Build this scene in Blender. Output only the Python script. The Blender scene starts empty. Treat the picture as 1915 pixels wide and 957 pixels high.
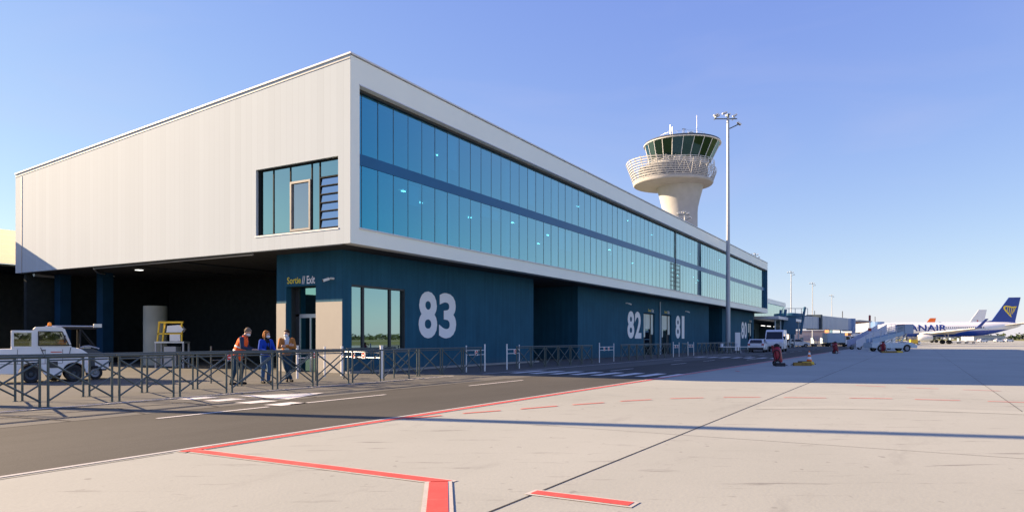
import bpy, bmesh, math, random
from mathutils import Vector, Matrix
random.seed(7)
R = math.radians
C = bpy.context.scene.collection
scene = bpy.context.scene

# ------------------------------------------------------------------ frame
# World: origin under the near corner of the terminal, X along the apron
# facade (away from the camera), Y along the end wall, Z up.
F = 1315.0; HV = 633.0; EYE = 1.5
CAMX, CAMY = -21.03, -19.57
c30, s30 = math.cos(R(30)), math.sin(R(30))
def at(u, f):                       # ground point at image column u and depth f
    r = (u - 957) / F * f
    return (CAMX + s30 * r + c30 * f, CAMY - c30 * r + s30 * f)
TS = Vector((-0.27, 0.963, 0.0)).normalized()      # horizontal direction to the sun
EL = R(21.5)

# ------------------------------------------------------------------ materials
def nt(m):
    m.use_nodes = True
    n = m.node_tree.nodes; n.clear()
    return n, m.node_tree.links
def out(n, l, sh):
    o = n.new('ShaderNodeOutputMaterial'); l.new(sh, o.inputs['Surface']); return o
MATS = {}
def mat(name, col, rough=0.6, metal=0.0, var=0.10, scale=3.0, bump=0.0, bscale=40, spec=0.5, emis=None, es=0, coat=0, dirt=0.0):
    if name in MATS: return MATS[name]
    m = bpy.data.materials.new(name); n, l = nt(m)
    p = n.new('ShaderNodeBsdfPrincipled')
    p.inputs['Roughness'].default_value = rough; p.inputs['Metallic'].default_value = metal
    p.inputs['Specular IOR Level'].default_value = spec
    p.inputs['Coat Weight'].default_value = coat
    tc = n.new('ShaderNodeTexCoord')
    nz = n.new('ShaderNodeTexNoise'); nz.inputs['Scale'].default_value = scale; nz.inputs['Detail'].default_value = 6
    l.new(tc.outputs['Object'], nz.inputs['Vector'])
    mr = n.new('ShaderNodeMapRange'); mr.inputs['From Min'].default_value = .25; mr.inputs['From Max'].default_value = .75
    mr.inputs['To Min'].default_value = 1 - var; mr.inputs['To Max'].default_value = 1 + var
    l.new(nz.outputs['Fac'], mr.inputs['Value'])
    mx = n.new('ShaderNodeVectorMath'); mx.operation = 'SCALE'
    mx.inputs[0].default_value = col[:3]; l.new(mr.outputs[0], mx.inputs['Scale'])
    l.new(mx.outputs[0], p.inputs['Base Color'])
    if bump:
        b = n.new('ShaderNodeBump'); b.inputs['Strength'].default_value = bump; b.inputs['Distance'].default_value = .02
        n2 = n.new('ShaderNodeTexNoise'); n2.inputs['Scale'].default_value = bscale; n2.inputs['Detail'].default_value = 4
        l.new(tc.outputs['Object'], n2.inputs['Vector']); l.new(n2.outputs['Fac'], b.inputs['Height']); l.new(b.outputs[0], p.inputs['Normal'])
    if emis:
        p.inputs['Emission Color'].default_value = (*emis, 1); p.inputs['Emission Strength'].default_value = es
    out(n, l, p.outputs[0]); MATS[name] = m
    return m

def ground_mat(name, ca, cb, big=.08, fine=60, rough=.85, bump=.25, streak=(1, 1), stain=.0, staincol=(.1, .09, .08), scuff=0):
    m = bpy.data.materials.new(name); n, l = nt(m)
    p = n.new('ShaderNodeBsdfPrincipled'); p.inputs['Roughness'].default_value = rough; p.inputs['Specular IOR Level'].default_value = .25
    tc = n.new('ShaderNodeTexCoord'); mp = n.new('ShaderNodeMapping'); mp.inputs['Scale'].default_value = (streak[0], streak[1], 1)
    l.new(tc.outputs['Object'], mp.inputs['Vector'])
    a = n.new('ShaderNodeTexNoise'); a.inputs['Scale'].default_value = big; a.inputs['Detail'].default_value = 8; a.inputs['Roughness'].default_value = .65
    l.new(mp.outputs[0], a.inputs['Vector'])
    b = n.new('ShaderNodeTexNoise'); b.inputs['Scale'].default_value = fine; b.inputs['Detail'].default_value = 3
    l.new(tc.outputs['Object'], b.inputs['Vector'])
    ad = n.new('ShaderNodeMath'); ad.operation = 'MULTIPLY_ADD'; ad.inputs[1].default_value = .35
    l.new(b.outputs['Fac'], ad.inputs[0]); l.new(a.outputs['Fac'], ad.inputs[2])
    rp = n.new('ShaderNodeMapRange'); rp.inputs['From Min'].default_value = .4; rp.inputs['From Max'].default_value = .95
    l.new(ad.outputs[0], rp.inputs['Value'])
    mx = n.new('ShaderNodeMix'); mx.data_type = 'RGBA'; mx.inputs['A'].default_value = (*ca, 1); mx.inputs['B'].default_value = (*cb, 1)
    l.new(rp.outputs[0], mx.inputs['Factor'])
    col = mx.outputs['Result']
    if stain:
        s = n.new('ShaderNodeTexNoise'); s.inputs['Scale'].default_value = .55; s.inputs['Detail'].default_value = 7; s.inputs['Roughness'].default_value = .7
        mp2 = n.new('ShaderNodeMapping'); mp2.inputs['Scale'].default_value = (.45, 1.6, 1); mp2.inputs['Rotation'].default_value = (0, 0, R(60))
        l.new(tc.outputs['Object'], mp2.inputs['Vector']); l.new(mp2.outputs[0], s.inputs['Vector'])
        sr = n.new('ShaderNodeMapRange'); sr.inputs['From Min'].default_value = .585; sr.inputs['From Max'].default_value = .74; sr.inputs['To Max'].default_value = stain
        l.new(s.outputs['Fac'], sr.inputs['Value'])
        m2 = n.new('ShaderNodeMix'); m2.data_type = 'RGBA'; m2.inputs['B'].default_value = (*staincol, 1)
        l.new(sr.outputs[0], m2.inputs['Factor']); l.new(col, m2.inputs['A']); col = m2.outputs['Result']
    if scuff:
        r1 = n.new('ShaderNodeMapping'); r1.inputs['Rotation'].default_value = (0, 0, R(60)); r2 = n.new('ShaderNodeMapping'); r2.inputs['Scale'].default_value = (.55, 3.2, 1)
        l.new(tc.outputs['Object'], r1.inputs['Vector']); l.new(r1.outputs[0], r2.inputs['Vector'])
        q = n.new('ShaderNodeTexNoise'); q.inputs['Scale'].default_value = 1.5; q.inputs['Detail'].default_value = 6; q.inputs['Roughness'].default_value = .62; l.new(r2.outputs[0], q.inputs['Vector'])
        qr = n.new('ShaderNodeMapRange'); qr.inputs['From Min'].default_value = .60; qr.inputs['From Max'].default_value = .69; qr.inputs['To Max'].default_value = scuff; l.new(q.outputs['Fac'], qr.inputs['Value'])
        q2 = n.new('ShaderNodeTexNoise'); q2.inputs['Scale'].default_value = 5.5; q2.inputs['Detail'].default_value = 2; l.new(tc.outputs['Object'], q2.inputs['Vector'])
        q3 = n.new('ShaderNodeMapRange'); q3.inputs['From Min'].default_value = .70; q3.inputs['From Max'].default_value = .75; q3.inputs['To Max'].default_value = scuff*.8; l.new(q2.outputs['Fac'], q3.inputs['Value'])
        mxm = n.new('ShaderNodeMath'); mxm.operation = 'MAXIMUM'; l.new(qr.outputs[0], mxm.inputs[0]); l.new(q3.outputs[0], mxm.inputs[1])
        m3 = n.new('ShaderNodeMix'); m3.data_type = 'RGBA'; m3.inputs['B'].default_value = (*staincol, 1)
        l.new(mxm.outputs[0], m3.inputs['Factor']); l.new(col, m3.inputs['A']); col = m3.outputs['Result']
        # faint tone steps from slab to slab (5 m pours)
        sv = n.new('ShaderNodeVectorMath'); sv.operation = 'DIVIDE'; sv.inputs[1].default_value = (5.0, 5.02, 1); of = n.new('ShaderNodeVectorMath'); of.operation = 'ADD'; of.inputs[1].default_value = (0.3, 16.38, 0)
        l.new(tc.outputs['Object'], of.inputs[0]); l.new(of.outputs[0], sv.inputs[0]); fl = n.new('ShaderNodeVectorMath'); fl.operation = 'FLOOR'; l.new(sv.outputs[0], fl.inputs[0])
        wnz = n.new('ShaderNodeTexWhiteNoise'); wnz.noise_dimensions = '2D'; l.new(fl.outputs[0], wnz.inputs['Vector'])
        sm = n.new('ShaderNodeMapRange'); sm.inputs['To Min'].default_value = .965; sm.inputs['To Max'].default_value = 1.03; l.new(wnz.outputs['Value'], sm.inputs['Value'])
        vs_ = n.new('ShaderNodeVectorMath'); vs_.operation = 'SCALE'; l.new(col, vs_.inputs[0]); l.new(sm.outputs[0], vs_.inputs['Scale']); col = vs_.outputs[0]
    l.new(col, p.inputs['Base Color'])
    bp = n.new('ShaderNodeBump'); bp.inputs['Strength'].default_value = bump; bp.inputs['Distance'].default_value = .01
    l.new(b.outputs['Fac'], bp.inputs['Height']); l.new(bp.outputs[0], p.inputs['Normal'])
    out(n, l, p.outputs[0]); MATS[name] = m
    return m

def cladding_mat(name, col, axis, pitch, var, groove):
    """metal sheet cladding: vertical sheets with small tone steps and thin seams along one axis"""
    m = bpy.data.materials.new(name); n, l = nt(m)
    p = n.new('ShaderNodeBsdfPrincipled'); p.inputs['Roughness'].default_value = .75; p.inputs['Specular IOR Level'].default_value = .12
    tc = n.new('ShaderNodeTexCoord'); sx = n.new('ShaderNodeSeparateXYZ'); l.new(tc.outputs['Object'], sx.inputs[0])
    dv = n.new('ShaderNodeMath'); dv.operation = 'DIVIDE'; dv.inputs[1].default_value = pitch; l.new(sx.outputs[axis], dv.inputs[0])
    fl = n.new('ShaderNodeMath'); fl.operation = 'FLOOR'; l.new(dv.outputs[0], fl.inputs[0])
    fr = n.new('ShaderNodeMath'); fr.operation = 'FRACT'; l.new(dv.outputs[0], fr.inputs[0])
    wn = n.new('ShaderNodeTexWhiteNoise'); wn.noise_dimensions = '1D'; l.new(fl.outputs[0], wn.inputs['W'])
    nz = n.new('ShaderNodeTexNoise'); nz.inputs['Scale'].default_value = .35; nz.inputs['Detail'].default_value = 5; l.new(tc.outputs['Object'], nz.inputs['Vector'])
    ad = n.new('ShaderNodeMath'); ad.operation = 'ADD'; l.new(wn.outputs['Value'], ad.inputs[0]); l.new(nz.outputs['Fac'], ad.inputs[1])
    mr = n.new('ShaderNodeMapRange'); mr.inputs['From Min'].default_value = 0; mr.inputs['From Max'].default_value = 2
    mr.inputs['To Min'].default_value = 1 - var; mr.inputs['To Max'].default_value = 1 + var; l.new(ad.outputs[0], mr.inputs['Value'])
    lt = n.new('ShaderNodeMath'); lt.operation = 'LESS_THAN'; lt.inputs[1].default_value = .07; l.new(fr.outputs[0], lt.inputs[0])
    gm = n.new('ShaderNodeMath'); gm.operation = 'MULTIPLY_ADD'; gm.inputs[1].default_value = -groove; gm.inputs[2].default_value = 1; l.new(lt.outputs[0], gm.inputs[0])
    ml = n.new('ShaderNodeMath'); ml.operation = 'MULTIPLY'; l.new(gm.outputs[0], ml.inputs[0]); l.new(mr.outputs[0], ml.inputs[1])
    sc = n.new('ShaderNodeVectorMath'); sc.operation = 'SCALE'; sc.inputs[0].default_value = col; l.new(ml.outputs[0], sc.inputs['Scale'])
    l.new(sc.outputs[0], p.inputs['Base Color'])
    out(n, l, p.outputs[0]); MATS[name] = m
    return m

def glass_mat(name, face_tint, graze_tint, trans, clear, wav=0.0, blend=.5):
    """coated architectural glass: tinted mirror coat, stronger towards grazing view, over tinted clear glass"""
    m = bpy.data.materials.new(name); n, l = nt(m)
    g = n.new('ShaderNodeBsdfGlossy'); g.inputs['Roughness'].default_value = .015
    lw = n.new('ShaderNodeLayerWeight'); lw.inputs['Blend'].default_value = blend
    mx = n.new('ShaderNodeMix'); mx.data_type = 'RGBA'; mx.inputs['A'].default_value = (*face_tint, 1); mx.inputs['B'].default_value = (*graze_tint, 1)
    fr_ = n.new('ShaderNodeMapRange'); fr_.inputs['From Min'].default_value = .28; fr_.inputs['From Max'].default_value = .86
    l.new(lw.outputs['Facing'], fr_.inputs['Value']); l.new(fr_.outputs[0], mx.inputs['Factor']); l.new(mx.outputs['Result'], g.inputs['Color'])
    t = n.new('ShaderNodeBsdfTransparent'); t.inputs['Color'].default_value = (*trans, 1)
    ms = n.new('ShaderNodeMixShader'); ms.inputs[0].default_value = clear
    l.new(g.outputs[0], ms.inputs[1]); l.new(t.outputs[0], ms.inputs[2])
    if wav:
        tc = n.new('ShaderNodeTexCoord'); nz = n.new('ShaderNodeTexNoise'); nz.inputs['Scale'].default_value = .7
        l.new(tc.outputs['Object'], nz.inputs['Vector'])
        b = n.new('ShaderNodeBump'); b.inputs['Strength'].default_value = wav; b.inputs['Distance'].default_value = .02
        l.new(nz.outputs['Fac'], b.inputs['Height']); l.new(b.outputs[0], g.inputs['Normal'])
    out(n, l, ms.outputs[0]); MATS[name] = m
    return m

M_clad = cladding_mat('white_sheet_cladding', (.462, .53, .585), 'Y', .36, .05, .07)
M_band = mat('white_band_panels', (.92, .92, .80), .4, 0, .03, .4)
M_cope = mat('white_coping', (.70, .70, .72), .4, 0, .03)
M_dark = mat('dark_grey_metal', (.035, .04, .045), .5, 0, .1)
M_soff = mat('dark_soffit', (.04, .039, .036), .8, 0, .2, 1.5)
M_blue = mat('dark_blue_render', (.010, .118, .195), .75, 0, .24, .6, .15, 60, .2)
def wall_mat():
    m = bpy.data.materials.new('slate_blue_render'); n, l = nt(m); p = n.new('ShaderNodeBsdfPrincipled'); p.inputs['Roughness'].default_value = .8; p.inputs['Specular IOR Level'].default_value = .2
    tc = n.new('ShaderNodeTexCoord'); sx = n.new('ShaderNodeSeparateXYZ'); l.new(tc.outputs['Object'], sx.inputs[0])
    a = n.new('ShaderNodeTexNoise'); a.inputs['Scale'].default_value = .55; a.inputs['Detail'].default_value = 8; a.inputs['Roughness'].default_value = .7; l.new(tc.outputs['Object'], a.inputs['Vector'])
    g = n.new('ShaderNodeTexNoise'); g.inputs['Scale'].default_value = 35; g.inputs['Detail'].default_value = 3; l.new(tc.outputs['Object'], g.inputs['Vector'])
    mp = n.new('ShaderNodeMapping'); mp.inputs['Scale'].default_value = (5, 5, .25); l.new(tc.outputs['Object'], mp.inputs['Vector'])
    st = n.new('ShaderNodeTexNoise'); st.inputs['Scale'].default_value = 1; st.inputs['Detail'].default_value = 5; l.new(mp.outputs[0], st.inputs['Vector'])
    s1 = n.new('ShaderNodeMath'); s1.operation = 'ADD'; l.new(a.outputs['Fac'], s1.inputs[0]); l.new(st.outputs['Fac'], s1.inputs[1])
    s2 = n.new('ShaderNodeMath'); s2.operation = 'MULTIPLY_ADD'; s2.inputs[1].default_value = .5; l.new(g.outputs['Fac'], s2.inputs[0]); l.new(s1.outputs[0], s2.inputs[2])
    mr = n.new('ShaderNodeMapRange'); mr.inputs['From Min'].default_value = .85; mr.inputs['From Max'].default_value = 1.65; mr.inputs['To Min'].default_value = .72; mr.inputs['To Max'].default_value = 1.25; l.new(s2.outputs[0], mr.inputs['Value'])
    sc = n.new('ShaderNodeVectorMath'); sc.operation = 'SCALE'; sc.inputs[0].default_value = (.020, .100, .165); l.new(mr.outputs[0], sc.inputs['Scale'])
    dz = n.new('ShaderNodeMapRange'); dz.inputs['From Min'].default_value = .75; dz.inputs['From Max'].default_value = .0; dz.inputs['To Min'].default_value = -.25; dz.inputs['To Max'].default_value = .55; l.new(sx.outputs['Z'], dz.inputs['Value'])
    dm = n.new('ShaderNodeMath'); dm.operation = 'MULTIPLY'; dm.use_clamp = True; l.new(dz.outputs[0], dm.inputs[0]); l.new(st.outputs['Fac'], dm.inputs[1])
    mx = n.new('ShaderNodeMix'); mx.data_type = 'RGBA'; mx.inputs['B'].default_value = (.10,.105,.11,1); l.new(dm.outputs[0], mx.inputs['Factor']); l.new(sc.outputs[0], mx.inputs['A']); l.new(mx.outputs['Result'], p.inputs['Base Color'])
    b = n.new('ShaderNodeBump'); b.inputs['Strength'].default_value = .25; b.inputs['Distance'].default_value = .01; l.new(g.outputs['Fac'], b.inputs['Height']); l.new(b.outputs[0], p.inputs['Normal'])
    out(n, l, p.outputs[0]); return m
M_blue = wall_mat()
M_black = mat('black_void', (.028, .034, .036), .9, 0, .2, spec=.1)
M_cream = mat('cream_panel', (.33, .315, .29), .6, 0, .04, 2)
M_white = mat('white_paint', (.80, .80, .80), .35, 0, .04, 2, coat=.2)
M_num = mat("white_lettering", (.88, .86, .88), .5, 0, .02)
M_yel = mat('yellow_lettering', (.75, .60, .04), .5, 0, .02)
M_glass = glass_mat('teal_facade_glass', (.0, .34, .55), (.92, 1.12, 1.08), (.10, .52, .66), .38, .06)
M_glass2 = glass_mat('pale_teal_glass', (.34, .50, .50), (.55, .75, .74), (.20, .40, .42), .2, .05)
M_gdark = glass_mat('dark_cab_glass', (.05, .11, .13), (.25, .4, .42), (.10, .22, .22), .35)
M_door = glass_mat('door_glass', (.26, .50, .50), (.5, .7, .7), (.25, .4, .4), .3)
M_spand = mat('blue_spandrel_glass', (.010, .12, .27), .3, 0, .05, 1, spec=.25)
M_int = mat('interior_plaster', (.55, .58, .58), .8, 0, .05)
M_intd = mat('interior_floor', (.22, .24, .25), .6, 0, .1)
M_lamp = mat('lit_lamp', (.9, .9, .9), .5, emis=(1, .97, .9), es=7)
M_conc = mat('tower_concrete', (.42, .42, .43), .8, 0, .08, .6, .1)
M_galv = mat('grey_painted_steel', (.085, .108, .108), .36, .3, .12, 5)
M_steel = mat('galvanised_steel', (.55, .56, .57), .4, .6, .08, 2)
M_mast = mat('pale_mast_steel', (.42, .44, .47), .45, .2, .06, .5)
M_rub = mat('black_rubber', (.018, .018, .02), .8, 0, .2, 8)
M_red = mat('red_paint', (.55, .03, .025), .4, 0, .1, 4)
M_dred = mat('dark_red_paint', (.32, .012, .03), .35, 0, .15, 4)
M_orange = mat('orange_plastic', (.85, .16, .02), .4, 0, .08, 4)
M_amber = mat('amber_lens', (.9, .28, .02), .2, 0, .05)
M_ylw = mat('yellow_paint', (.70, .45, .03), .5, 0, .15, 5)
M_brn = mat('dirty_yellow_rubber', (.25, .15, .03), .8, 0, .3, 8)
M_wglass = glass_mat('vehicle_glass', (.34, .38, .40), (.55, .6, .62), (.62, .68, .68), .62)
M_dglass = mat('dark_window', (.012, .016, .02), .08, 0, .1)
M_lblue = mat('pale_blue_paint', (.38, .48, .56), .45, 0, .08, 1)
M_jb = mat('jet_bridge_steel', (.34, .40, .50), .45, .1, .06, .6)
M_jbd = mat('jet_bridge_blue', (.02, .11, .20), .5, 0, .12, .6)
M_bel = mat('black_bellows', (.03, .05, .07), .8, 0, .2)
M_blupaint = mat('deep_blue_paint', (.012, .05, .30), .3, 0, .04, .5, coat=.3)
M_grey = mat('mid_grey_paint', (.35, .36, .38), .5, 0, .08, 1)
M_skin = mat('skin', (.55, .33, .24), .55, 0, .06, 12)
M_mask = mat('white_mask_cloth', (.75, .78, .82), .8, 0, .03)

M_asph = ground_mat('worn_asphalt', (.045, .044, .038), (.10, .097, .086), .25, 48, .9, .35, (.25, 1), .25, (.07, .062, .055))
M_asph2 = ground_mat('pale_old_asphalt', (.095, .095, .085), (.15, .148, .132), .35, 45, .9, .35, (.4, 1), .3, (.10, .09, .08))
M_apr = ground_mat('apron_concrete', (.312, .323, .284), (.383, .393, .350), .18, 30, .85, .2, (.7, 1), .38, (.18, .175, .16), .7)
M_grass = ground_mat('airfield_grass', (.12, .13, .035), (.23, .22, .07), .03, 2, .95, .3)
M_wmark = ground_mat('worn_white_paint', (.62, .60, .56), (.80, .78, .74), 1.2, 30, .7, .1, (1, 1), .35, (.30, .28, .25), .6)
M_rmark = ground_mat('worn_red_paint', (.62, .06, .05), (.78, .11, .09), 1.2, 30, .7, .1, (1, 1), .55, (.46, .24, .20), .65)
M_joint = mat('tar_joint', (.03, .026, .022), .8, 0, .2)
M_pale = ground_mat('washed_concrete', (.345, .355, .312), (.392, .402, .358), .8, 26, .85, .1)

# ------------------------------------------------------------------ mesh builder
class MB:
    def __init__(s): s.v = []; s.f = []; s.mi = []; s.cur = 0
    def add(s, vs, fs):
        o = len(s.v); s.v += [tuple(v) for v in vs]
        s.f += [tuple(i + o for i in f) for f in fs]; s.mi += [s.cur] * len(fs)
        return s
    def box(s, x0, x1, y0, y1, z0, z1, M=None):
        vs = [Vector(p) for p in ((x0,y0,z0),(x1,y0,z0),(x1,y1,z0),(x0,y1,z0),(x0,y0,z1),(x1,y0,z1),(x1,y1,z1),(x0,y1,z1))]
        if M: vs = [M @ v for v in vs]
        return s.add(vs, [(0,3,2,1),(4,5,6,7),(0,1,5,4),(1,2,6,5),(2,3,7,6),(3,0,4,7)])
    def quad(s, a, b, c, d): return s.add([a, b, c, d], [(0,1,2,3)])
    def poly(s, pts): return s.add(pts, [tuple(range(len(pts)))])
    def prism(s, pts, d):
        """closed polygon pts (3-D, planar) extruded by vector d"""
        n = len(pts); d = Vector(d); P = [Vector(p) for p in pts]
        vs = P + [p + d for p in P]
        fs = [tuple(range(n))[::-1], tuple(range(n, 2 * n))] + [(i, (i+1) % n, n + (i+1) % n, n + i) for i in range(n)]
        return s.add(vs, fs)
    def bar(s, p, q, r, n=8, r2=None, cap=True):
        p, q = Vector(p), Vector(q); d = (q - p).normalized()
        a = d.orthogonal().normalized(); b = d.cross(a); r2 = r if r2 is None else r2
        vs = [p + (a * math.cos(t) + b * math.sin(t)) * r for t in [2*math.pi*i/n for i in range(n)]]
        vs += [q + (a * math.cos(t) + b * math.sin(t)) * r2 for t in [2*math.pi*i/n for i in range(n)]]
        fs = [(i, (i+1) % n, n + (i+1) % n, n + i) for i in range(n)]
        if cap: fs += [tuple(range(n))[::-1], tuple(range(n, 2*n))]
        return s.add(vs, fs)
    def tube(s, pts, r, n=6):
        for a, b in zip(pts, pts[1:]): s.bar(a, b, r, n)
        return s
    def strut(s, p, q, w, h):
        """rectangular bar"""
        p, q = Vector(p), Vector(q); d = (q - p).normalized()
        up = Vector((0,0,1)) if abs(d.z) < .95 else Vector((1,0,0))
        a = d.cross(up).normalized() * w / 2; b = a.cross(d).normalized() * h / 2
        vs = [p-a-b, p+a-b, p+a+b, p-a+b, q-a-b, q+a-b, q+a+b, q-a+b]
        return s.add(vs, [(0,3,2,1),(4,5,6,7),(0,1,5,4),(1,2,6,5),(2,3,7,6),(3,0,4,7)])
    def lathe(s, prof, n=24, c=(0,0,0), a0=0, a1=2*math.pi, cap=True):
        full = abs(a1 - a0 - 2*math.pi) < 1e-6; m = n if full else n + 1
        vs = []
        for r, z in prof:
            for i in range(m):
                t = a0 + (a1 - a0) * i / n
                vs.append((c[0] + r*math.cos(t), c[1] + r*math.sin(t), c[2] + z))
        fs = []
        for k in range(len(prof) - 1):
            for i in range(n):
                j = (i+1) % m
                fs.append((k*m+i, k*m+j, (k+1)*m+j, (k+1)*m+i))
        if cap and full:
            fs.append(tuple(range(m))[::-1]); o = (len(prof)-1)*m; fs.append(tuple(range(o, o+m)))
        return s.add(vs, fs)
    def ball(s, c, rx, ry=None, rz=None, n=12, M=None):
        ry = rx if ry is None else ry; rz = rx if rz is None else rz
        vs = []; h = n // 2
        for k in range(1, h):
            ph = math.pi * k / h
            for i in range(n):
                t = 2*math.pi*i/n
                vs.append(Vector((rx*math.sin(ph)*math.cos(t), ry*math.sin(ph)*math.sin(t), rz*math.cos(ph))))
        vs += [Vector((0,0,rz)), Vector((0,0,-rz))]
        if M: vs = [M @ v for v in vs]
        vs = [v + Vector(c) for v in vs]; fs = []
        for k in range(h - 2):
            for i in range(n): fs.append((k*n+i, (k+1)*n+i, (k+1)*n+(i+1) % n, k*n+(i+1) % n))
        T = (h-1)*n
        for i in range(n):
            fs.append((T, i, (i+1) % n)); fs.append((T+1, (h-2)*n+(i+1) % n, (h-2)*n+i))
        return s.add(vs, fs)
    def build(s, name, m, parent=None, smooth=False, bevel=0, loc=None):
        me = bpy.data.meshes.new(name); me.from_pydata(s.v, [], s.f)
        ms = m if isinstance(m, (list, tuple)) else [m]
        for x in ms: me.materials.append(x)
        if len(ms) > 1: me.polygons.foreach_set('material_index', s.mi)
        bm = bmesh.new(); bm.from_mesh(me)
        bmesh.ops.recalc_face_normals(bm, faces=bm.faces)
        if bevel: bmesh.ops.bevel(bm, geom=bm.edges[:], offset=bevel, segments=2, affect='EDGES', clamp_overlap=True)
        bm.to_mesh(me); bm.free()
        if smooth:
            for p in me.polygons: p.use_smooth = True
            try: me.set_sharp_from_angle(angle=R(40))
            except Exception: pass
        o = bpy.data.objects.new(name, me); C.objects.link(o)
        if parent: o.parent = parent
        if loc: o.location = loc
        return o

def thing(name, label, cat, loc=(0,0,0), rz=0, group=None, sc=1):
    o = bpy.data.objects.new(name, None); C.objects.link(o); o.empty_display_size = .2
    o.location = loc; o.rotation_euler = (0, 0, rz); o.scale = (sc, sc, sc)
    o['label'] = label; o['category'] = cat
    if group: o['group'] = group
    return o
def tag(o, label, cat, group=None):
    o['label'] = label; o['category'] = cat
    if group: o['group'] = group
    return o
def struct(o): o['kind'] = 'structure'; return o
def copy_tree(o, loc=None, rz=None, label=None, parent=None, group=None):
    c = o.copy(); C.objects.link(c)
    if parent is not None: c.parent = parent
    if loc is not None: c.location = loc
    if rz is not None: c.rotation_euler = (0, 0, rz)
    if label: c['label'] = label
    if group: c['group'] = group
    for ch in list(o.children): copy_tree(ch, parent=c)
    return c

def text_pts(body, bold=.0, space=1.0):
    cu = bpy.data.curves.new('lettering', 'FONT'); cu.body = body; cu.size = 1; cu.offset = bold; cu.space_character = space
    cu.resolution_u = 4; cu.fill_mode = 'FRONT'
    o = bpy.data.objects.new('lettering', cu); C.objects.link(o)
    dg = bpy.context.evaluated_depsgraph_get(); me = bpy.data.meshes.new_from_object(o.evaluated_get(dg))
    vs = [tuple(v.co) for v in me.vertices]; fs = [tuple(p.vertices) for p in me.polygons]
    bpy.data.objects.remove(o); bpy.data.curves.remove(cu); bpy.data.meshes.remove(me)
    return vs, fs
def slice_mesh(vs, fs, cuts):
    me = bpy.data.meshes.new('slices'); me.from_pydata(vs, [], fs); bm = bmesh.new(); bm.from_mesh(me)
    y0 = min(v[1] for v in vs); y1 = max(v[1] for v in vs)
    for i in range(1, cuts):
        bmesh.ops.bisect_plane(bm, geom=bm.verts[:]+bm.edges[:]+bm.faces[:], plane_co=(0, y0+(y1-y0)*i/cuts, 0), plane_no=(0,1,0))
    bm.verts.index_update(); v2 = [tuple(v.co) for v in bm.verts]; f2 = [tuple(v.index for v in f.verts) for f in bm.faces]
    bm.free(); bpy.data.meshes.remove(me); return v2, f2
def text_mb(mb, body, org, xd, w, h, bold=0, space=1.0, up=(0,0,1), proj=None, cuts=0):
    """lettering fitted to a w x h rectangle whose lower left corner is org"""
    vs, fs = text_pts(body, bold, space)
    if cuts: vs, fs = slice_mesh(vs, fs, cuts)
    x0 = min(v[0] for v in vs); x1 = max(v[0] for v in vs); y0 = min(v[1] for v in vs); y1 = max(v[1] for v in vs)
    xd, up, org = Vector(xd), Vector(up), Vector(org)
    o = []
    for v in vs:
        p = org + xd * ((v[0]-x0)/(x1-x0)*w) + up * ((v[1]-y0)/(y1-y0)*h)
        o.append(proj(p) if proj else p)
    mb.add(o, fs)
    return mb

# ------------------------------------------------------------------ camera, light, sky
cd = bpy.data.cameras.new('camera'); cam = bpy.data.objects.new('camera', cd); C.objects.link(cam)
cam.location = (CAMX, CAMY, EYE); cam.rotation_euler = (R(90), 0, R(-60))
cd.sensor_width = 36; cd.lens = 36 * F / 1915; cd.shift_y = (HV - 478.5) / 1915; cd.clip_end = 8000; cd.clip_start = .05
scene.camera = cam
scene.render.resolution_x = 1024; scene.render.resolution_y = 511
scene.view_settings.view_transform = 'Standard'; scene.view_settings.look = 'None'; scene.view_settings.exposure = 0

to_sun = (TS * math.cos(EL) + Vector((0, 0, math.sin(EL)))).normalized()
sd = bpy.data.lights.new('sun', 'SUN'); sd.energy = 15.0; sd.angle = R(.5); sd.color = (1, .74, .47)
so = bpy.data.objects.new('sun', sd); C.objects.link(so); so.rotation_euler = (-to_sun).to_track_quat('-Z', 'Y').to_euler()
wd = bpy.data.worlds.new('World'); scene.world = wd; wd.use_nodes = True
wn, wl = wd.node_tree.nodes, wd.node_tree.links; wn.clear()
sky = wn.new('ShaderNodeTexSky'); sky.sky_type = 'NISHITA'; sky.sun_disc = False
sky.sun_elevation = EL; sky.sun_rotation = math.atan2(TS.x, TS.y); sky.air_density = 1.0; sky.dust_density = .15; sky.ozone_density = 3.0
hs = wn.new('ShaderNodeMix'); hs.data_type = 'RGBA'; hs.blend_type = 'MULTIPLY'; hs.inputs['Factor'].default_value = 1
hs.inputs['B'].default_value = (.80, .785, 1.05, 1)
gm_ = wn.new('ShaderNodeGamma'); gm_.inputs['Gamma'].default_value = .75
bg = wn.new('ShaderNodeBackground'); bg.inputs['Strength'].default_value = .305
wo = wn.new('ShaderNodeOutputWorld')
wl.new(sky.outputs[0], gm_.inputs['Color'])
sp_ = wn.new('ShaderNodeSeparateColor'); sp2 = wn.new('ShaderNodeSeparateColor'); cb_ = wn.new('ShaderNodeCombineColor')
pw = wn.new('ShaderNodeMath'); pw.operation = 'POWER'; pw.inputs[1].default_value = .3
mu = wn.new('ShaderNodeMath'); mu.operation = 'MULTIPLY'; mu.inputs[1].default_value = 1.82
wl.new(gm_.outputs[0], sp_.inputs[0]); wl.new(sky.outputs[0], sp2.inputs[0])
wl.new(sp2.outputs[2], pw.inputs[0]); wl.new(pw.outputs[0], mu.inputs[0])
wl.new(sp_.outputs[0], cb_.inputs[0]); wl.new(sp_.outputs[1], cb_.inputs[1]); wl.new(mu.outputs[0], cb_.inputs[2])
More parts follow.
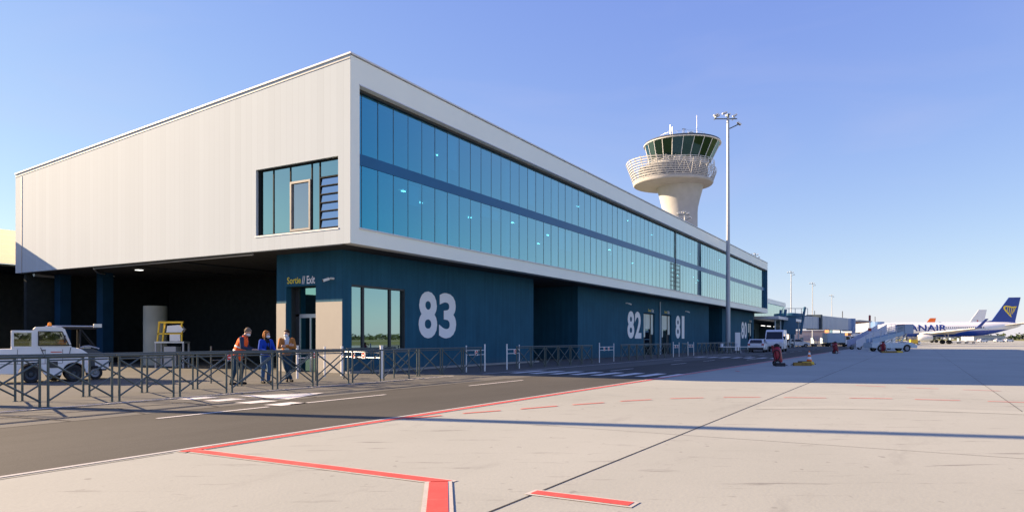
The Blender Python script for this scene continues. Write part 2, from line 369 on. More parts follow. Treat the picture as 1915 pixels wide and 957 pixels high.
tcw = wn.new('ShaderNodeTexCoord'); mpw = wn.new('ShaderNodeMapping'); mpw.inputs['Scale'].default_value = (1.2, 1.2, 5.0); nzw = wn.new('ShaderNodeTexNoise'); nzw.inputs['Scale'].default_value = 2.2; nzw.inputs['Detail'].default_value = 7; nzw.inputs['Distortion'].default_value = .6
wl.new(tcw.outputs['Generated'], mpw.inputs['Vector']); wl.new(mpw.outputs[0], nzw.inputs['Vector'])
mrw = wn.new('ShaderNodeMapRange'); mrw.inputs['From Min'].default_value = .48; mrw.inputs['From Max'].default_value = .85; mrw.inputs['To Max'].default_value = .22; wl.new(nzw.outputs['Fac'], mrw.inputs['Value'])
mxw = wn.new('ShaderNodeMix'); mxw.data_type = 'RGBA'; mxw.inputs['B'].default_value = (2.5, 2.6, 2.75, 1); wl.new(mrw.outputs[0], mxw.inputs['Factor']); wl.new(cb_.outputs[0], mxw.inputs['A'])
wl.new(mxw.outputs['Result'], hs.inputs['A']); wl.new(hs.outputs['Result'], bg.inputs['Color']); wl.new(bg.outputs[0], wo.inputs['Surface'])

# ------------------------------------------------------------------ ground
def sheet(name, pts, z, m):
    return struct(MB().poly([(x, y, z) for x, y in pts]).build(name, m))
def rects(name, rs, z, m):
    b = MB()
    for x0, x1, y0, y1 in rs: b.quad((x0,y0,z),(x1,y0,z),(x1,y1,z),(x0,y1,z))
    return struct(b.build(name, m))
sheet('ground', [(-4000,-4000),(4000,-4000),(4000,4000),(-4000,4000)], 0, M_grass)
sheet('road', [(-200,-11.05),(600,-11.05),(600,-6.35),(-200,-6.35)], .012, M_asph)
sheet('old_road', [(-200,-6.35),(600,-6.35),(600,60),(-200,60)], .010, M_asph2)
sheet('apron', [(-200,-85),(640,-85),(640,-11.05),(-200,-11.05)], .012, M_apr)
rects('runway_strip', [(-600,1500,-330,-285)], .012, M_apr)
# joints and cracks
rects('apron_joint', [(-200,640,-16.392,-16.37),(-200,640,-21.42,-21.408),(-200,640,-26.6,-26.588),(-200,-15.3,-11.17,-11.15)], .016, M_joint)
rects('faint_apron_joint', [(x,x+.014,-85,-11.2) for x in (-10.3,-.3,9.7,19.7,29.7,44.7,59.7)], .0155, mat('worn_joint', (.16,.15,.135), .9))
rects('apron_edge_strip', [(-200,640,-11.07,-10.98)], .018, mat('pale_edge_concrete', (.45,.44,.42), .8))
rects('road_joint', [(-200,1.5,-6.375,-6.325)], .016, M_joint)
ck = MB()
def crack(pts, w=.048, z=.017):
    for (ax, ay), (bx, by) in zip(pts, pts[1:]):
        d = Vector((bx-ax, by-ay, 0)).normalized(); n_ = Vector((-d.y, d.x, 0)) * w / 2
        a, b = Vector((ax, ay, z)), Vector((bx, by, z))
        ck.quad(a-n_, b-n_, b+n_, a+n_)
crack([(-15,-4.6),(-12.5,-4.75),(-10,-4.7),(-7,-4.85),(-3,-5.0),(1,-5.2)]); crack([(-12.8,-3.6),(-12.2,-4.7),(-12.6,-6.3)])
crack([(-10.9,-3.6),(-10.6,-4.7),(-10.9,-6.3)]); crack([(-8.2,-3.5),(-7.7,-4.8),(-8,-6.3)]); crack([(-15,-5.6),(-11,-5.7),(-7,-5.6),(-2,-5.85)])
crack([(-5,-3.6),(-4.6,-6.3)]); crack([(-14.3,-3.6),(-14.0,-6.3)]); crack([(-2,-3.6),(-1.8,-6.3)])
struct(ck.build('road_crack', M_joint))
# white road lines
wl_ = [(-60,2.2,-3.52,-3.42),(4.0,62,-3.75,-3.65),(66,92,-3.75,-3.65)]
for x0, x1 in [(-13,-10.4),(-9.8,-6.5),(-2.5,1.0),(9.3,12.3),(18.5,21.5),(25.5,28.5)] + [(38+6*i, 41+6*i) for i in range(9)]:
    wl_.append((x0, x1, -7.35, -7.25))
wl_ += [(26,28,-5.2,-5.1),(30,36,-9.2,-9.1)]
rects('road_line', wl_, .020, M_wmark)
rects('zebra_crossing', [(5.3, 8.1, -4.2-.95*i-.45, -4.2-.95*i) for i in range(8)], .020, M_wmark)
rects('far_zebra_crossing', [(34.2, 37.0, -4.2-.95*i-.45, -4.2-.95*i) for i in range(7)], .020, M_wmark)
hb = MB()
for y in (-3.75, -4.75, -5.85, -6.85): hb.quad((-10.15,y,.020),(-9.35,y,.020),(-9.3,y-.5,.020),(-10.1,y-.5,.020))
hb.poly([(-8.75,-4.2,.020),(-8.85,-6.2,.020),(-6.9,-5.45,.020)])
struct(hb.build('hump_marking', M_wmark))
# red apron lines
rm = MB(); wm = MB()
def strip(a, b, w, z=.022, edge=.045):
    a, b = Vector((a[0],a[1],z)), Vector((b[0],b[1],z)); d = (b-a).normalized(); n_ = Vector((-d.y,d.x,0))
    rm.quad(a-n_*w/2, b-n_*w/2, b+n_*w/2, a+n_*w/2)
    if edge:
        e = w/2+edge; k = Vector((0,0,-.004)); wm.quad(a-n_*e-d*edge+k, b-n_*e+d*edge+k, b+n_*e+d*edge+k, a+n_*e-d*edge+k)
strip((-15.2,-11.20),(62,-11.20),.13, .022, .03)
strip((-15.06,-11.28),(-15.06,-15.35),.17)
strip((-15.12,-15.28),(-16.9,-16.55),.19,.026)
strip((-15.03,-16.35),(-15.03,-17.34),.15); strip((-15.03,-18.3),(-15.03,-19.3),.15)
for a, b in [((-10.75,-11.36),(-9.93,-11.59)),((-9.4,-11.73),(-8.56,-12.1)),((-8.08,-12.3),(-7.08,-12.67)),((-6.67,-12.85),(-5.81,-13.25)),
             ((-5.28,-13.45),(-4.47,-13.94)),((-3.97,-14.25),(-3.3,-14.9)),((-2.9,-15.3),(-2.4,-16.1)),((-2.21,-16.63),(-1.84,-17.58)),
             ((-1.55,-18.08),(-1.25,-19.02)),((-1.17,-19.5),(-1.0,-20.45)),((-.95,-21.0),(-.85,-21.8)),((-.8,-22.3),(-.75,-23.2))]: strip(a, b, .075, .022, 0)
for a, b in [((3.86,-17.85),(3.63,-18.7)),((3.5,-19.27),(3.35,-20.1)),((3.3,-20.7),(3.2,-21.6)),((12.5,-12.2),(11.6,-12.6)),((56,-14.5),(58,-14.5))]: strip(a, b, .07, .022, 0)
struct(rm.build('red_apron_line', M_rmark)); struct(wm.build('red_line_border', ground_mat('faded_border_paint', (.40,.37,.32), (.55,.52,.47), 1.2, 30, .7, .1, (1,1), .4, (.33,.30,.26))))
pl = MB()
arc = [(-5.2,-16.6),(-4.3,-18.0),(-3.9,-19.4),(-3.7,-20.8),(-3.65,-22.4),(-3.7,-24.5)]
for (ax, ay), (bx, by) in zip(arc, arc[1:]): pl.quad((ax-.4,ay,.0165),(bx-.4,by,.0165),(bx+.25,by,.0165),(ax+.25,ay,.0165))
struct(pl.build('washed_strip', M_pale))

# ------------------------------------------------------------------ terminal building
LX, LY = 89.7, 26.0
ZB, ZT0, ZT1 = 5.31, 12.83, 11.04
def ztop(y): return ZT0 + (ZT1 - ZT0) * y / LY
T = thing('terminal_building', 'long white box terminal with teal glazed upper floors over a dark blue base', 'terminal')
SX, SY = 1.45, 1.81
# end wall, sheet cladding with a window opening
def yz(y0, y1, z0, z1a, z1b=None, x0=0, x1=.25):
    z1b = z1a if z1b is None else z1b
    return [(x0,y0,z0),(x0,y1,z0),(x0,y1,z1b),(x0,y0,z1a)], (x1-x0,0,0)
b = MB()
WY0, WY1, WZ0, WZ1 = .66, 5.50, 5.98, 8.86
for a in [yz(0,WY0,ZB,ztop(0),ztop(WY0),0,.012), yz(WY1,LY,ZB,ztop(WY1),ztop(LY)), yz(WY0,WY1,ZB,WZ0), yz(WY0,WY1,WZ1,ztop(WY0),ztop(WY1))]: b.prism(*a)
b.build('end_wall_cladding', M_clad, T)
b = MB(); b.box(-.022,-.001,WY0-.03,WY1+.06,WZ0-.07,WZ0-.01); b.build('window_sill', M_cope, T)
b = MB(); b.prism([(-.05,0-.05,ztop(0)+.003),(-.05,LY,ztop(LY)+.003),(-.05,LY,ztop(LY)+.07),(-.05,0-.05,ztop(0)+.07)], (.45,0,0))
b.box(.4,LX+.05,-.05,.45,ZT0+.003,ZT0+.07); b.build('roof_coping', M_cope, T)
b = MB(); b.box(-.012,0,0,LY,0,.05, Matrix.Translation((0,0,0)))
b = MB(); b.prism([(-.02,0,ztop(0)-.16),(-.02,LY,ztop(LY)-.16),(-.02,LY,ztop(LY)-.12),(-.02,0,ztop(0)-.12)], (.019,0,0))
b.box(-.02,-.001,LY-.75,LY-.68,ZB+.02,ztop(LY)-.16); b.build('cladding_trim', M_grey, T)
# facade frame
GX0, GX1, GZ0, GZ1 = .53, 89.5, 6.0, 11.74
b = MB(); b.box(.013,LX,0,.5,GZ1,ZT0-.04); b.box(.013,LX,0,.5,ZB,GZ0); b.box(.013,GX0,0,.5,GZ0,GZ1); b.box(GX1,LX,0,.5,GZ0,GZ1)
b.build('facade_band', M_band, T)
b = MB(); b.box(GX0-.03,GX1+.03,-.02,.0,GZ1-.0,GZ1+.05); b.box(GX0-.03,GX1+.03,-.05,.0,GZ0-.06,GZ0-.012); b.build('facade_trim', M_cope, T)
# roof, soffit, rear and far walls
b = MB(); b.prism([(.25,.5,ztop(.5)-.3),(.25,LY-.3,ztop(LY-.3)-.3),(.25,LY-.3,ztop(LY-.3)-.1),(.25,.5,ztop(.5)-.1)], (LX-.5,0,0)); b.build('roof', M_grey, T)
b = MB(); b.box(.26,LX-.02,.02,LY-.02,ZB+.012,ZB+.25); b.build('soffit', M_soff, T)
b = MB(); b.box(.25,LX,LY-.3,LY,ZB,ztop(LY)-.01); b.prism([(LX-.3,.5,ZB+.3),(LX-.3,LY-.3,ZB+.3),(LX-.3,LY-.3,ztop(LY)),(LX-.3,.5,ztop(.5))], (.299,0,0)); b.build('rear_wall', M_band, T)
# interior storeys
b = MB(); b.box(.5,LX-.4,.56,12,5.62,5.95); b.box(.5,LX-.4,.56,12,8.62,9.12); b.build('floor_slab', M_intd, T)
b = MB(); b.box(.5,LX-.4,9.0,9.2,5.95,8.62); b.box(.5,LX-.4,9.0,9.2,9.12,12.0); b.box(.5,LX-.4,.9,8.9,8.55,8.61); b.box(.5,LX-.4,.9,8.9,11.55,11.62); b.build('interior_wall', M_int, T)
for i in range(14):
    b = MB(); b.bar((8.0+6.15*i,1.15,5.95),(8.0+6.15*i,1.15,8.54),.3,14); b.bar((8.0+6.15*i,1.15,9.12),(8.0+6.15*i,1.15,11.54),.3,14); b.build('interior_column', mat('white_column', (.85,.86,.86), .6), T, True)
for i in range(28):
    x = 2.4+2.8*i+random.uniform(-.6,.6); y = 1.4+random.random()*3.5; z = 8.52 if i % 3 else 11.52
    MB().box(x-.13,x+.13,y-.05,y+.05,z-.03,z).build('ceiling_lamp', M_lamp, T)
for k, lo_, dr in ((3,1,.9),(6,0,1.6),(9,1,.5),(10,1,.5),(14,0,2.0),(18,1,1.2),(19,1,1.2),(23,0,.8),(27,1,1.9),(31,0,1.0),(36,1,.7),(40,0,1.5)):
    x0 = 1.08+1.0232*k; zt = 8.5 if lo_ else 11.5
    MB().box(x0+.04,x0+.98,.50,.52,zt-dr,zt).build('roller_blind', mat('blind_cloth', (.75,.78,.76), .8), T)
b = MB()
for i in range(9): b.box(3+9.3*i,4.6+9.3*i,3.0,3.7,5.95,6.7)
b.build('interior_desks', mat('desk_wood', (.35,.30,.24), .6), T)
# facade glazing
P0, PW = 1.08, 1.0232
xs = [GX0] + [P0 + PW*k for k in range(87)]; xs[-1] = GX1
for k in range(len(xs)-1):
    x0, x1 = xs[k], xs[k+1]
    if x1 - x0 < .05: continue
    b = MB()
    for z0, z1 in ((GZ0,8.66),(9.12,GZ1)):
        d = [random.uniform(-.003,.003) for _ in range(2)]; e = random.uniform(-.0025,.0025)
        b.quad((x0+.012,.40+d[0],z0),(x1-.012,.40+d[1],z0),(x1-.012,.40+d[1]+e,z1),(x0+.012,.40+d[0]+e,z1))
    b.build('glass_pane', M_glass, T)
b = MB(); b.box(GX0,GX1,.37,.42,8.66,9.12); b.build('spandrel_band', M_spand, T)
b = MB()
for x in xs[1:-1]: b.box(x-.014,x+.014,.393,.47,GZ0,8.66); b.box(x-.014,x+.014,.393,.47,9.12,GZ1)
b.box(GX0,GX1,.36,.43,GZ0,GZ0+.05); b.box(GX0,GX1,.3,.5,GZ1-.10,GZ1); b.box(44.45,44.62,.33,.369,GZ0+.05,GZ1-.1)
b.build('mullions', M_dark, T)
for x0 in (43.15, 44.95):
    b = MB(); b.box(x0-.03,x0+.03,.33,.365,GZ0+.05,8.6); b.box(x0+1.0,x0+1.06,.33,.365,GZ0+.05,8.6)
    for i in range(7): b.box(x0+.03,x0+1.0,.34,.362,GZ0+.08+.4*i,GZ0+.12+.4*i)
    b.build('louvre_window', M_dark, T)
b = MB(); b.box(GX1-.01,GX1-.002,0.003,.499,GZ0,GZ1); b.build('reveal_shade_sheet', M_jbd, T)  # dark blue sheet paints shade onto the far jamb of the glazing
# end wall window
W = MB(); W.box(.13,.249,WY1-.14,WY1,WZ0,WZ1-.06); W.box(.12,.249,WY0,WY1,WZ1-.06,WZ1); W.box(.12,.249,WY0,WY1-.14,WZ0,WZ0+.04)
for y in (4.6, 3.57, 2.31, 1.85): W.box(.17,.248,y-.025,y+.025,WZ0+.04,WZ1-.06)
W.box(.17,.247,WY0,WY0+.05,WZ0+.04,WZ1-.06)
M_frm = mat('window_frame_dark', (.014,.018,.02), .7, 0, .1, spec=.08)
wf = W.build('window', M_frm, T)
for y0, y1, z0, z1 in [(4.63,5.36,WZ0+.04,WZ1-.06),(3.6,4.57,WZ0+.04,WZ1-.06),(2.34,3.54,8.15,WZ1-.06),(1.88,2.28,WZ0+.04,WZ1-.06),(.71,1.82,8.18,WZ1-.06)]:
    MB().quad((.2,y0,z0),(.2,y1,z0),(.2,y1,z1),(.2,y0,z1)).build('pane', M_glass2, wf)
b = MB(); b.box(.11,.246,2.345,2.43,WZ0+.06,8.14); b.box(.11,.246,3.45,3.535,WZ0+.06,8.14); b.box(.11,.246,2.43,3.45,8.05,8.14); b.box(.11,.246,2.43,3.45,WZ0+.06,WZ0+.15)
b.build('opening_casement', mat('grey_casement', (.25,.24,.23), .4), wf)
MB().quad((.19,2.43,WZ0+.15),(.19,3.45,WZ0+.15),(.19,3.45,8.05),(.19,2.43,8.05)).build('casement_pane', glass_mat('grey_glass', (.5,.52,.55), (.7,.72,.75), (.5,.5,.5), .3), wf)
b = MB(); b.box(.13,.245,.715,.75,WZ0+.05,8.18); b.box(.13,.245,1.79,1.82,WZ0+.05,8.18)
for i in range(7): b.box(.13,.244,.75,1.79,WZ0+.06+.345*i,WZ0+.095+.345*i)
b.build('louvre_frame', M_frm, wf)
b = MB()
for i in range(6): b.quad((.165,.75,WZ0+.10+.345*i),(.165,1.79,WZ0+.10+.345*i),(.20,1.79,WZ0+.40+.345*i),(.20,.75,WZ0+.40+.345*i))
b.build('louvre_blades', glass_mat('louvre_glass', (.5,.62,.75), (.6,.7,.8), (.4,.5,.6), .25), wf)
b = MB(); b.box(3.2,3.4,.6,6.2,5.96,8.6); b.box(.27,3.2,6.0,6.2,5.96,8.6); b.build('room_partition', M_int, T)
# ground floor base: blue walls
ZW = ZB + .01
b = MB()
X1, X2, X3, X4, X5 = 18.75, 25.55, 62.45, 69.0, 88.65
wx0, wx1, wz0, wz1 = 2.02, 5.71, .99, 3.87
b.box(SX,wx0,SY,SY+.3,0,ZW); b.box(wx1,X1,SY,SY+.3,0,ZW); b.box(wx0,wx1,SY,SY+.3,0,wz0); b.box(wx0,wx1,SY,SY+.3,wz1,ZW)
b.box(X1-.3,X1,SY+.3,SY+1.2,0,ZW); b.box(X1,20.4,SY+.9,SY+1.2,0,ZW); b.box(20.1,20.4,SY+1.2,SY+9,0,ZW)
DZ = 3.85; doors = [(39.7,42.8),(44.85,47.9),(84.6,87.4)]
segs = [(X2,doors[0][0]),(doors[0][1],doors[1][0]),(doors[1][1],X3)]
for a, c_ in segs: b.box(a,c_,SY,SY+.3,0,ZW)
for d in doors[:2]: b.box(d[0],d[1],SY,SY+.3,DZ,ZW)
b.box(X2,X2+.3,SY+.3,SY+9,0,ZW); b.box(X4,X4+.3,SY+.3,SY+9,0,ZW)
b.box(X4,doors[2][0],SY,SY+.3,0,ZW); b.box(doors[2][1],X5,SY,SY+.3,0,ZW); b.box(doors[2][0],doors[2][1],SY,SY+.3,DZ,ZW)
b.box(X5-.3,X5,SY+.3,SY+12,0,ZW)
# exit wall
ey0, ey1, EW = 3.38, 5.22, 5.84
b.box(SX,SX+.3,SY+.3,ey0,0,ZW); b.box(SX,SX+.3,ey1,EW,0,ZW); b.box(SX,SX+.3,ey0,ey1,3.85,ZW)
b.box(SX+.3,9,EW-.3,EW,0,ZW)
b.build('blue_wall', M_blue, T)
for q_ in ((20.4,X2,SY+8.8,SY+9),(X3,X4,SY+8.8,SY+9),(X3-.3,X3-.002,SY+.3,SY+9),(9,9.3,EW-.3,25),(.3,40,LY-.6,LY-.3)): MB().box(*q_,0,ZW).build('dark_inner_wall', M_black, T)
for y0, y1 in ((SY-.0,ey0-.02),(ey1+.02,EW)):
    MB().box(SX-.02,SX-.001,y0,y1,.02,3.10).build('cream_panel', M_cream, T)
# glazing beside number 83
w = MB(); w.box(wx0,wx1,SY+.10,SY+.2,wz0,wz0+.06); w.box(wx0,wx1,SY+.03,SY+.2,wz1-.08,wz1)
for x in (2.87, 4.72): w.box(x-.06,x+.06,SY+.09,SY+.19,wz0+.06,wz1-.08)
w.box(wx1-.06,wx1,SY+.02,SY+.2,wz0+.06,wz1-.08)
w = w.build('ground_floor_window', M_dark, T)
M_gf = glass_mat('mirror_window_glass', (.25,.40,.46), (.6,.75,.75), (.2,.3,.3), .15)
for x0, x1 in ((wx0,2.81),(2.93,4.66),(4.78,wx1-.06)):
    MB().quad((x0,SY+.15,wz0+.06),(x1,SY+.15,wz0+.06),(x1,SY+.15,wz1-.08),(x0,SY+.15,wz1-.08)).build('pane', M_gf, w)
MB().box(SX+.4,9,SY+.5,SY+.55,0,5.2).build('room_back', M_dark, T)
# exit door in a deep recess
D = MB(); dx = SX+.55
D.box(dx,dx+.06,ey0,ey1,2.52,2.62); D.box(dx,dx+.06,ey0,ey0+.06,0,2.52); D.box(dx,dx+.06,ey1-.3,ey1-.24,0,2.52); D.box(dx+.002,dx+.06,4.24,4.32,0,2.45); D.box(dx,dx+.06,ey0+.06,ey1-.3,2.45,2.52)
D = D.build('exit_door', M_steel, T)
for y0, y1 in ((ey0+.06,4.24),(4.32,ey1-.3)):
    MB().quad((dx+.03,y0,.02),(dx+.03,y1,.02),(dx+.03,y1,2.45),(dx+.03,y0,2.45)).build('door_leaf', M_door, D)
MB().quad((dx+.03,ey0,2.62),(dx+.03,ey1-.24,2.62),(dx+.03,ey1-.24,3.85),(dx+.03,ey0,3.85)).build('transom_pane', M_door, D)
b = MB(); b.box(SX+.3,dx+.3,ey1+.002,ey1+.1,0,3.9); b.box(SX+.3,dx+.3,ey0-.1,ey0-.002,0,3.9); b.box(SX+.05,dx+.3,ey0+.002,ey1-.002,3.86,3.95); b.box(dx+.5,dx+.6,ey0-.1,ey1+.1,0,3.9); b.box(dx,dx+.05,ey1-.239,ey1,0,3.85); b.build('door_recess', M_dark, T)
# doors in the long facade
for d0, d1 in doors:
    g_ = MB(); g_.box(d0,d0+.18,SY+.12,SY+.16,1.3,DZ-.1); g_.box(d0+.18,d0+.78,SY+.14,SY+.18,1.65,DZ-.1) if d0 < 50 else None
    g_.box(d0+1.0,d1-.85,SY+.2,SY+.24,2.4,DZ-.1); g_.box(d1-.7,d1-.12,SY+.14,SY+.18,1.9,DZ-.1)
    g_ = g_.build('gate_door', mat('brightened_door_panel', (.74,.76,.66), .6, 0, .04), T)  # cream panels brightened in their colour, as if lit from inside
    MB().quad((d0+.95,SY+.25,.05),(d1-.8,SY+.25,.05),(d1-.8,SY+.25,2.4),(d0+.95,SY+.25,2.4)).build('door_leaf', M_gdark, g_)
    MB().box(d0,d1,SY+.26,SY+.3,0,DZ-.05).build('door_recess', M_dark, g_)
# undercroft columns, pipes
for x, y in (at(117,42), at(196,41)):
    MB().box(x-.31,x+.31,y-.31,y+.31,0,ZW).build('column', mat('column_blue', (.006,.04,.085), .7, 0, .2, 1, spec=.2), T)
MB().bar((.35,6.1,ZB-.06),(.35,18.5,ZB-.06),.045,8).build('soffit_pipe', M_steel, T); MB().tube([(.35,18.6,ZB-.07),(1.6,20.5,ZB-.07),(3.6,22.2,ZB-.09)],.045).build('soffit_pipe', M_steel, T); MB().tube([(.4,24.8,ZB-.12),(2.5,25.3,ZB-.12)],.09).build('soffit_pipe', M_steel, T)
MB().box(2.2,2.5,17.6,17.9,ZB-.04,ZB-.005).build('soffit_lamp', mat('dim_lamp', (.9,.9,.9), .5, emis=(1,.97,.9), es=2), T)
MB().bar((44.05,SY-.1,0),(44.05,SY-.1,5.0),.07,8).build('drainpipe', M_lblue, T)
for y_ in (12,16): MB().bar((.35,y_,ZB-.03),(7,y_,ZB-.03),.05).build('soffit_duct', M_dark, T)
# small kerb strip along the base
struct(MB().box(SX+.02,X1,SY-.42,SY-.02,0,.10).build('kerb', mat('kerb_stone', (.30,.29,.28), .8), None))

# numbers and signs
def wall_text(name, txt, x, z, w, h, label, bold=.012, m=M_num, space=1.0):
    b = MB(); text_mb(b, txt, (x, SY-.012, z), (1,0,0), w, h, bold, space)
    return tag(b.build(name, m), label, 'sign')
for ds, lb in (((('8',6.75,1.55),('3',8.46,1.55)),'largest white gate number 83 right of the mirrored ground floor window'),
               ((('8',35.6,1.65),('2',37.4,1.65)),'white gate number 82 left of the pair of cream framed doors'),
               ((('8',49.3,1.6),('1',51.45,.95)),'white gate number 81 right of the pair of cream framed doors'),
               ((('8',80.1,1.7),('0',82.0,1.7)),'small far white gate number 80 at the end of the blue wall')):
    b = MB()
    for d_, x, w in ds: text_mb(b, d_, (x, SY-.012, 1.52), (1,0,0), w, 2.36, .032)
    tag(b.build('gate_number', M_num), lb, 'sign')
t = thing('exit_sign', 'wall lettering Sortie // Exit in yellow and white above the end wall door', 'sign')
b = MB(); text_mb(b, 'Sortie', (SX-.012,5.15,3.97), (0,-1,0), .86, .30, .02); b.build('yellow_word', M_yel, t)
b = MB(); text_mb(b, '// Exit', (SX-.012,4.22,3.93), (0,-1,0), .80, .36, .02); b.build('white_word', M_num, t)
for d0, q in ((40.9,'left'),(45.7,'right'),(85.5,'far')):
    t = thing('exit_sign', {'left':'small Sortie // Exit lettering over the left of the two middle gate doors','right':'small Sortie // Exit lettering over the right of the two middle gate doors, past the drainpipe','far':'tiny Sortie // Exit lettering over the farthest gate door by the parked cars'}[q], 'sign')
    b = MB(); text_mb(b, 'Sortie', (d0,SY-.012,DZ+.12), (1,0,0), .75, .26, .02); b.build('yellow_word', M_yel, t)
    b = MB(); text_mb(b, '// Exit', (d0+.85,SY-.012,DZ+.10), (1,0,0), .7, .30, .02); b.build('white_word', M_num, t)
def cctv(loc, rz, label):
    t = thing('security_camera', label, 'camera', loc, rz)
    b = MB(); b.bar((0,0,0),(.16,0,0),.05,8); b.bar((.16,0,0),(.26,0,-.05),.035,8); b.build('bracket', M_white, t)
    b = MB(); b.strut((.22,-.02,-.02),(.50,-.02,-.12),.11,.11); b.build('housing', M_white, t, bevel=.01)
    MB().bar((.50,-.02,-.12),(.52,-.02,-.127),.045,10).build('lens', M_rub, t)
cctv((SX,2.3,4.1), R(160), 'white security camera on the blue wall right of the Sortie sign')
cctv((35.2,SY,4.5), R(-60), 'white security camera above the number 82')
cctv((52.7,SY,4.4), R(-60), 'small security camera above the number 81')

# neighbouring hall at the left, behind the end wall
H = thing('baggage_hall', 'low hall with a pale yellow boarded fascia behind the left end of the terminal', 'building', (0,28.3,0))
mtr = bpy.data.materials.new('translucent_boards'); n, l = nt(mtr)
p1 = n.new('ShaderNodeBsdfDiffuse'); p1.inputs['Color'].default_value = (.50,.47,.42,1)
p2 = n.new('ShaderNodeBsdfTranslucent'); p2.inputs['Color'].default_value = (.40,.375,.32,1)
ms = n.new('ShaderNodeMixShader'); ms.inputs[0].default_value = .6; l.new(p1.outputs[0], ms.inputs[1]); l.new(p2.outputs[0], ms.inputs[2]); out(n, l, ms.outputs[0])
b = MB()
for i in range(7): b.quad((-3.2,-.0,6.05+.293*i),(30,-.0,6.05+.293*i),(30,0,6.05+.293*i+.289),(-3.2,0,6.05+.293*i+.289))
b.build('fascia', mtr, H)
b = MB(); b.box(-3.2,30,-.02,.0,6.04,6.06); b.box(-3.2,-3.1,0.01,6,6.0,8.1); b.build('fascia_frame', M_grey, H)
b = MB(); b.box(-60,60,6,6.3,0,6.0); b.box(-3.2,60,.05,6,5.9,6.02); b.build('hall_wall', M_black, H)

# pale upright cylinder, machine and an added fill spot under the terminal
x, y = at(290, 40)
t = MB().bar((0,0,0),(0,0,3.35),.62,20).build('pale_cylinder', mat('pale_cylinder_mat', (.42,.42,.36), .8, 0, .1, 1), None, True); t.location = (x,y,0)
tag(t, 'pale upright cylinder standing in the dark space under the terminal', 'pillar')
x, y = at(322, 36)
t = thing('loading_machine', 'yellow framed machine with white covers on a grey metal stand under the terminal', 'machine', (x,y,0), R(-60))
b = MB(); b.box(-.75,.75,-.35,.35,1.28,1.36); b.build('table', M_steel, t)
b = MB(); 
for sx_ in (-.7,.7):
    for sy_ in (-.3,.3): b.box(sx_-.04,sx_+.04,sy_-.04,sy_+.04,0,1.28)
b.box(-.3,.3,-.28,.28,.1,1.1); b.build('stand', M_grey, t)
b = MB()
for sx_ in (-.62,-.35,.62): b.strut((sx_,-.3,1.36),(sx_+.1*(sx_<0),-.3,2.35),.07,.07)
b.strut((-.55,-.3,2.33),(.7,-.3,2.33),.09,.09); b.strut((-.62,-.3,1.75),(.65,-.3,1.75),.07,.07); b.build('frame', M_ylw, t)
b = MB(); b.box(.02,.55,-.34,-.1,1.38,1.72); b.prism([(-.15,-.34,1.82),(.6,-.34,1.82),(.72,-.34,1.98),(.5,-.34,2.2),(-.1,-.34,2.15)],(0,.3,0)); b.build('cover', M_cope, t)
ld = bpy.data.lights.new('machine_fill_light', 'SPOT'); ld.energy = 130; ld.color = (1,.9,.7); ld.shadow_soft_size = .15; ld.spot_size = R(75)  # added spot to brighten the machine, set apart from the soffit fitting
lo = bpy.data.objects.new('machine_fill_light', ld); C.objects.link(lo); lo.location = (x-2.0,y-1.2,4.9)
lo.rotation_euler = (Vector((x,y,1.8)) - lo.location).to_track_quat('-Z','Y').to_euler()

# ------------------------------------------------------------------ control tower
tx, ty = at(1271, 160)
TW = thing('control_tower', 'pale concrete control tower with a louvred gallery ring and dark glazed cab', 'tower', (tx,ty,0), R(-60+13))
# local frame: +X to the right in the view, -Y to the viewer
b = MB(); b.lathe([(3.9,0),(3.9,30.0),(4.0,31.2),(4.35,32.8),(4.85,34.6),(5.25,36.4)],40); b.build('shaft', M_conc, TW, True)
gx = -1.75
b = MB(); b.lathe([(3.4,35.7),(8.7,36.2),(8.9,36.5),(8.9,36.8),(5.0,36.85)],48,(gx,0,0),cap=False); b.build('gallery_floor', M_conc, TW, True)
def gtop(t): return 40.2 - 1.35*math.cos(t)
b = MB(); NG = 64
for k in range(9):
    for i in range(NG):
        t0, t1 = 2*math.pi*i/NG, 2*math.pi*(i+1)/NG
        def P(t, q):
            zt = gtop(t); z = 36.9 + (zt-36.9)*q; r = 8.95 + (10.55-8.95)*(z-36.9)/4.4
            return Vector((gx + r*math.cos(t), r*math.sin(t), z))
        a = k/9; h_ = .047
        b.quad(P(t0,a),P(t1,a),P(t1,a+h_),P(t0,a+h_))
b.build('gallery_louvres', mat('gallery_white', (.50,.50,.51), .6, 0, .05), TW)
for i in range(0, NG, 4):
    t = 2*math.pi*i/NG; b = MB(); b.strut((gx+8.8*math.cos(t),8.8*math.sin(t),36.8),(gx+(8.85+1.6*(gtop(t)-36.9)/4.4)*math.cos(t),(8.85+1.6*(gtop(t)-36.9)/4.4)*math.sin(t),gtop(t)),.14,.10); b.build('gallery_post', M_conc, TW)
b = MB()
for i in range(0, 32):
    t, t2 = 2*math.pi*i/32, 2*math.pi*(i+1)/32
    Q = lambda a, z: (gx+(8.72+1.6*(z-36.9)/4.4)*math.cos(a), (8.72+1.6*(z-36.9)/4.4)*math.sin(a), z)
    zt = min(gtop(t), gtop(t2))-.1; b.strut(Q(t,36.95),Q(t2,zt),.09,.07); b.strut(Q(t2,36.95),Q(t,zt),.09,.07); b.strut(Q(t,36.9),Q(t,zt),.08,.08)
b.build('gallery_bracing', mat('gallery_white', (.50,.50,.51), .6, 0, .05), TW)
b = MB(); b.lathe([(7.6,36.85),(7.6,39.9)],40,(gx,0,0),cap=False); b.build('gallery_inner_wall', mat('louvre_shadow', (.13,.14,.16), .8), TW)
b = MB(); b.lathe([(5.0,36.9),(6.6,41.3),(6.75,41.5)],40,cap=False); b.build('cab_base', M_conc, TW, True)
NC = 22
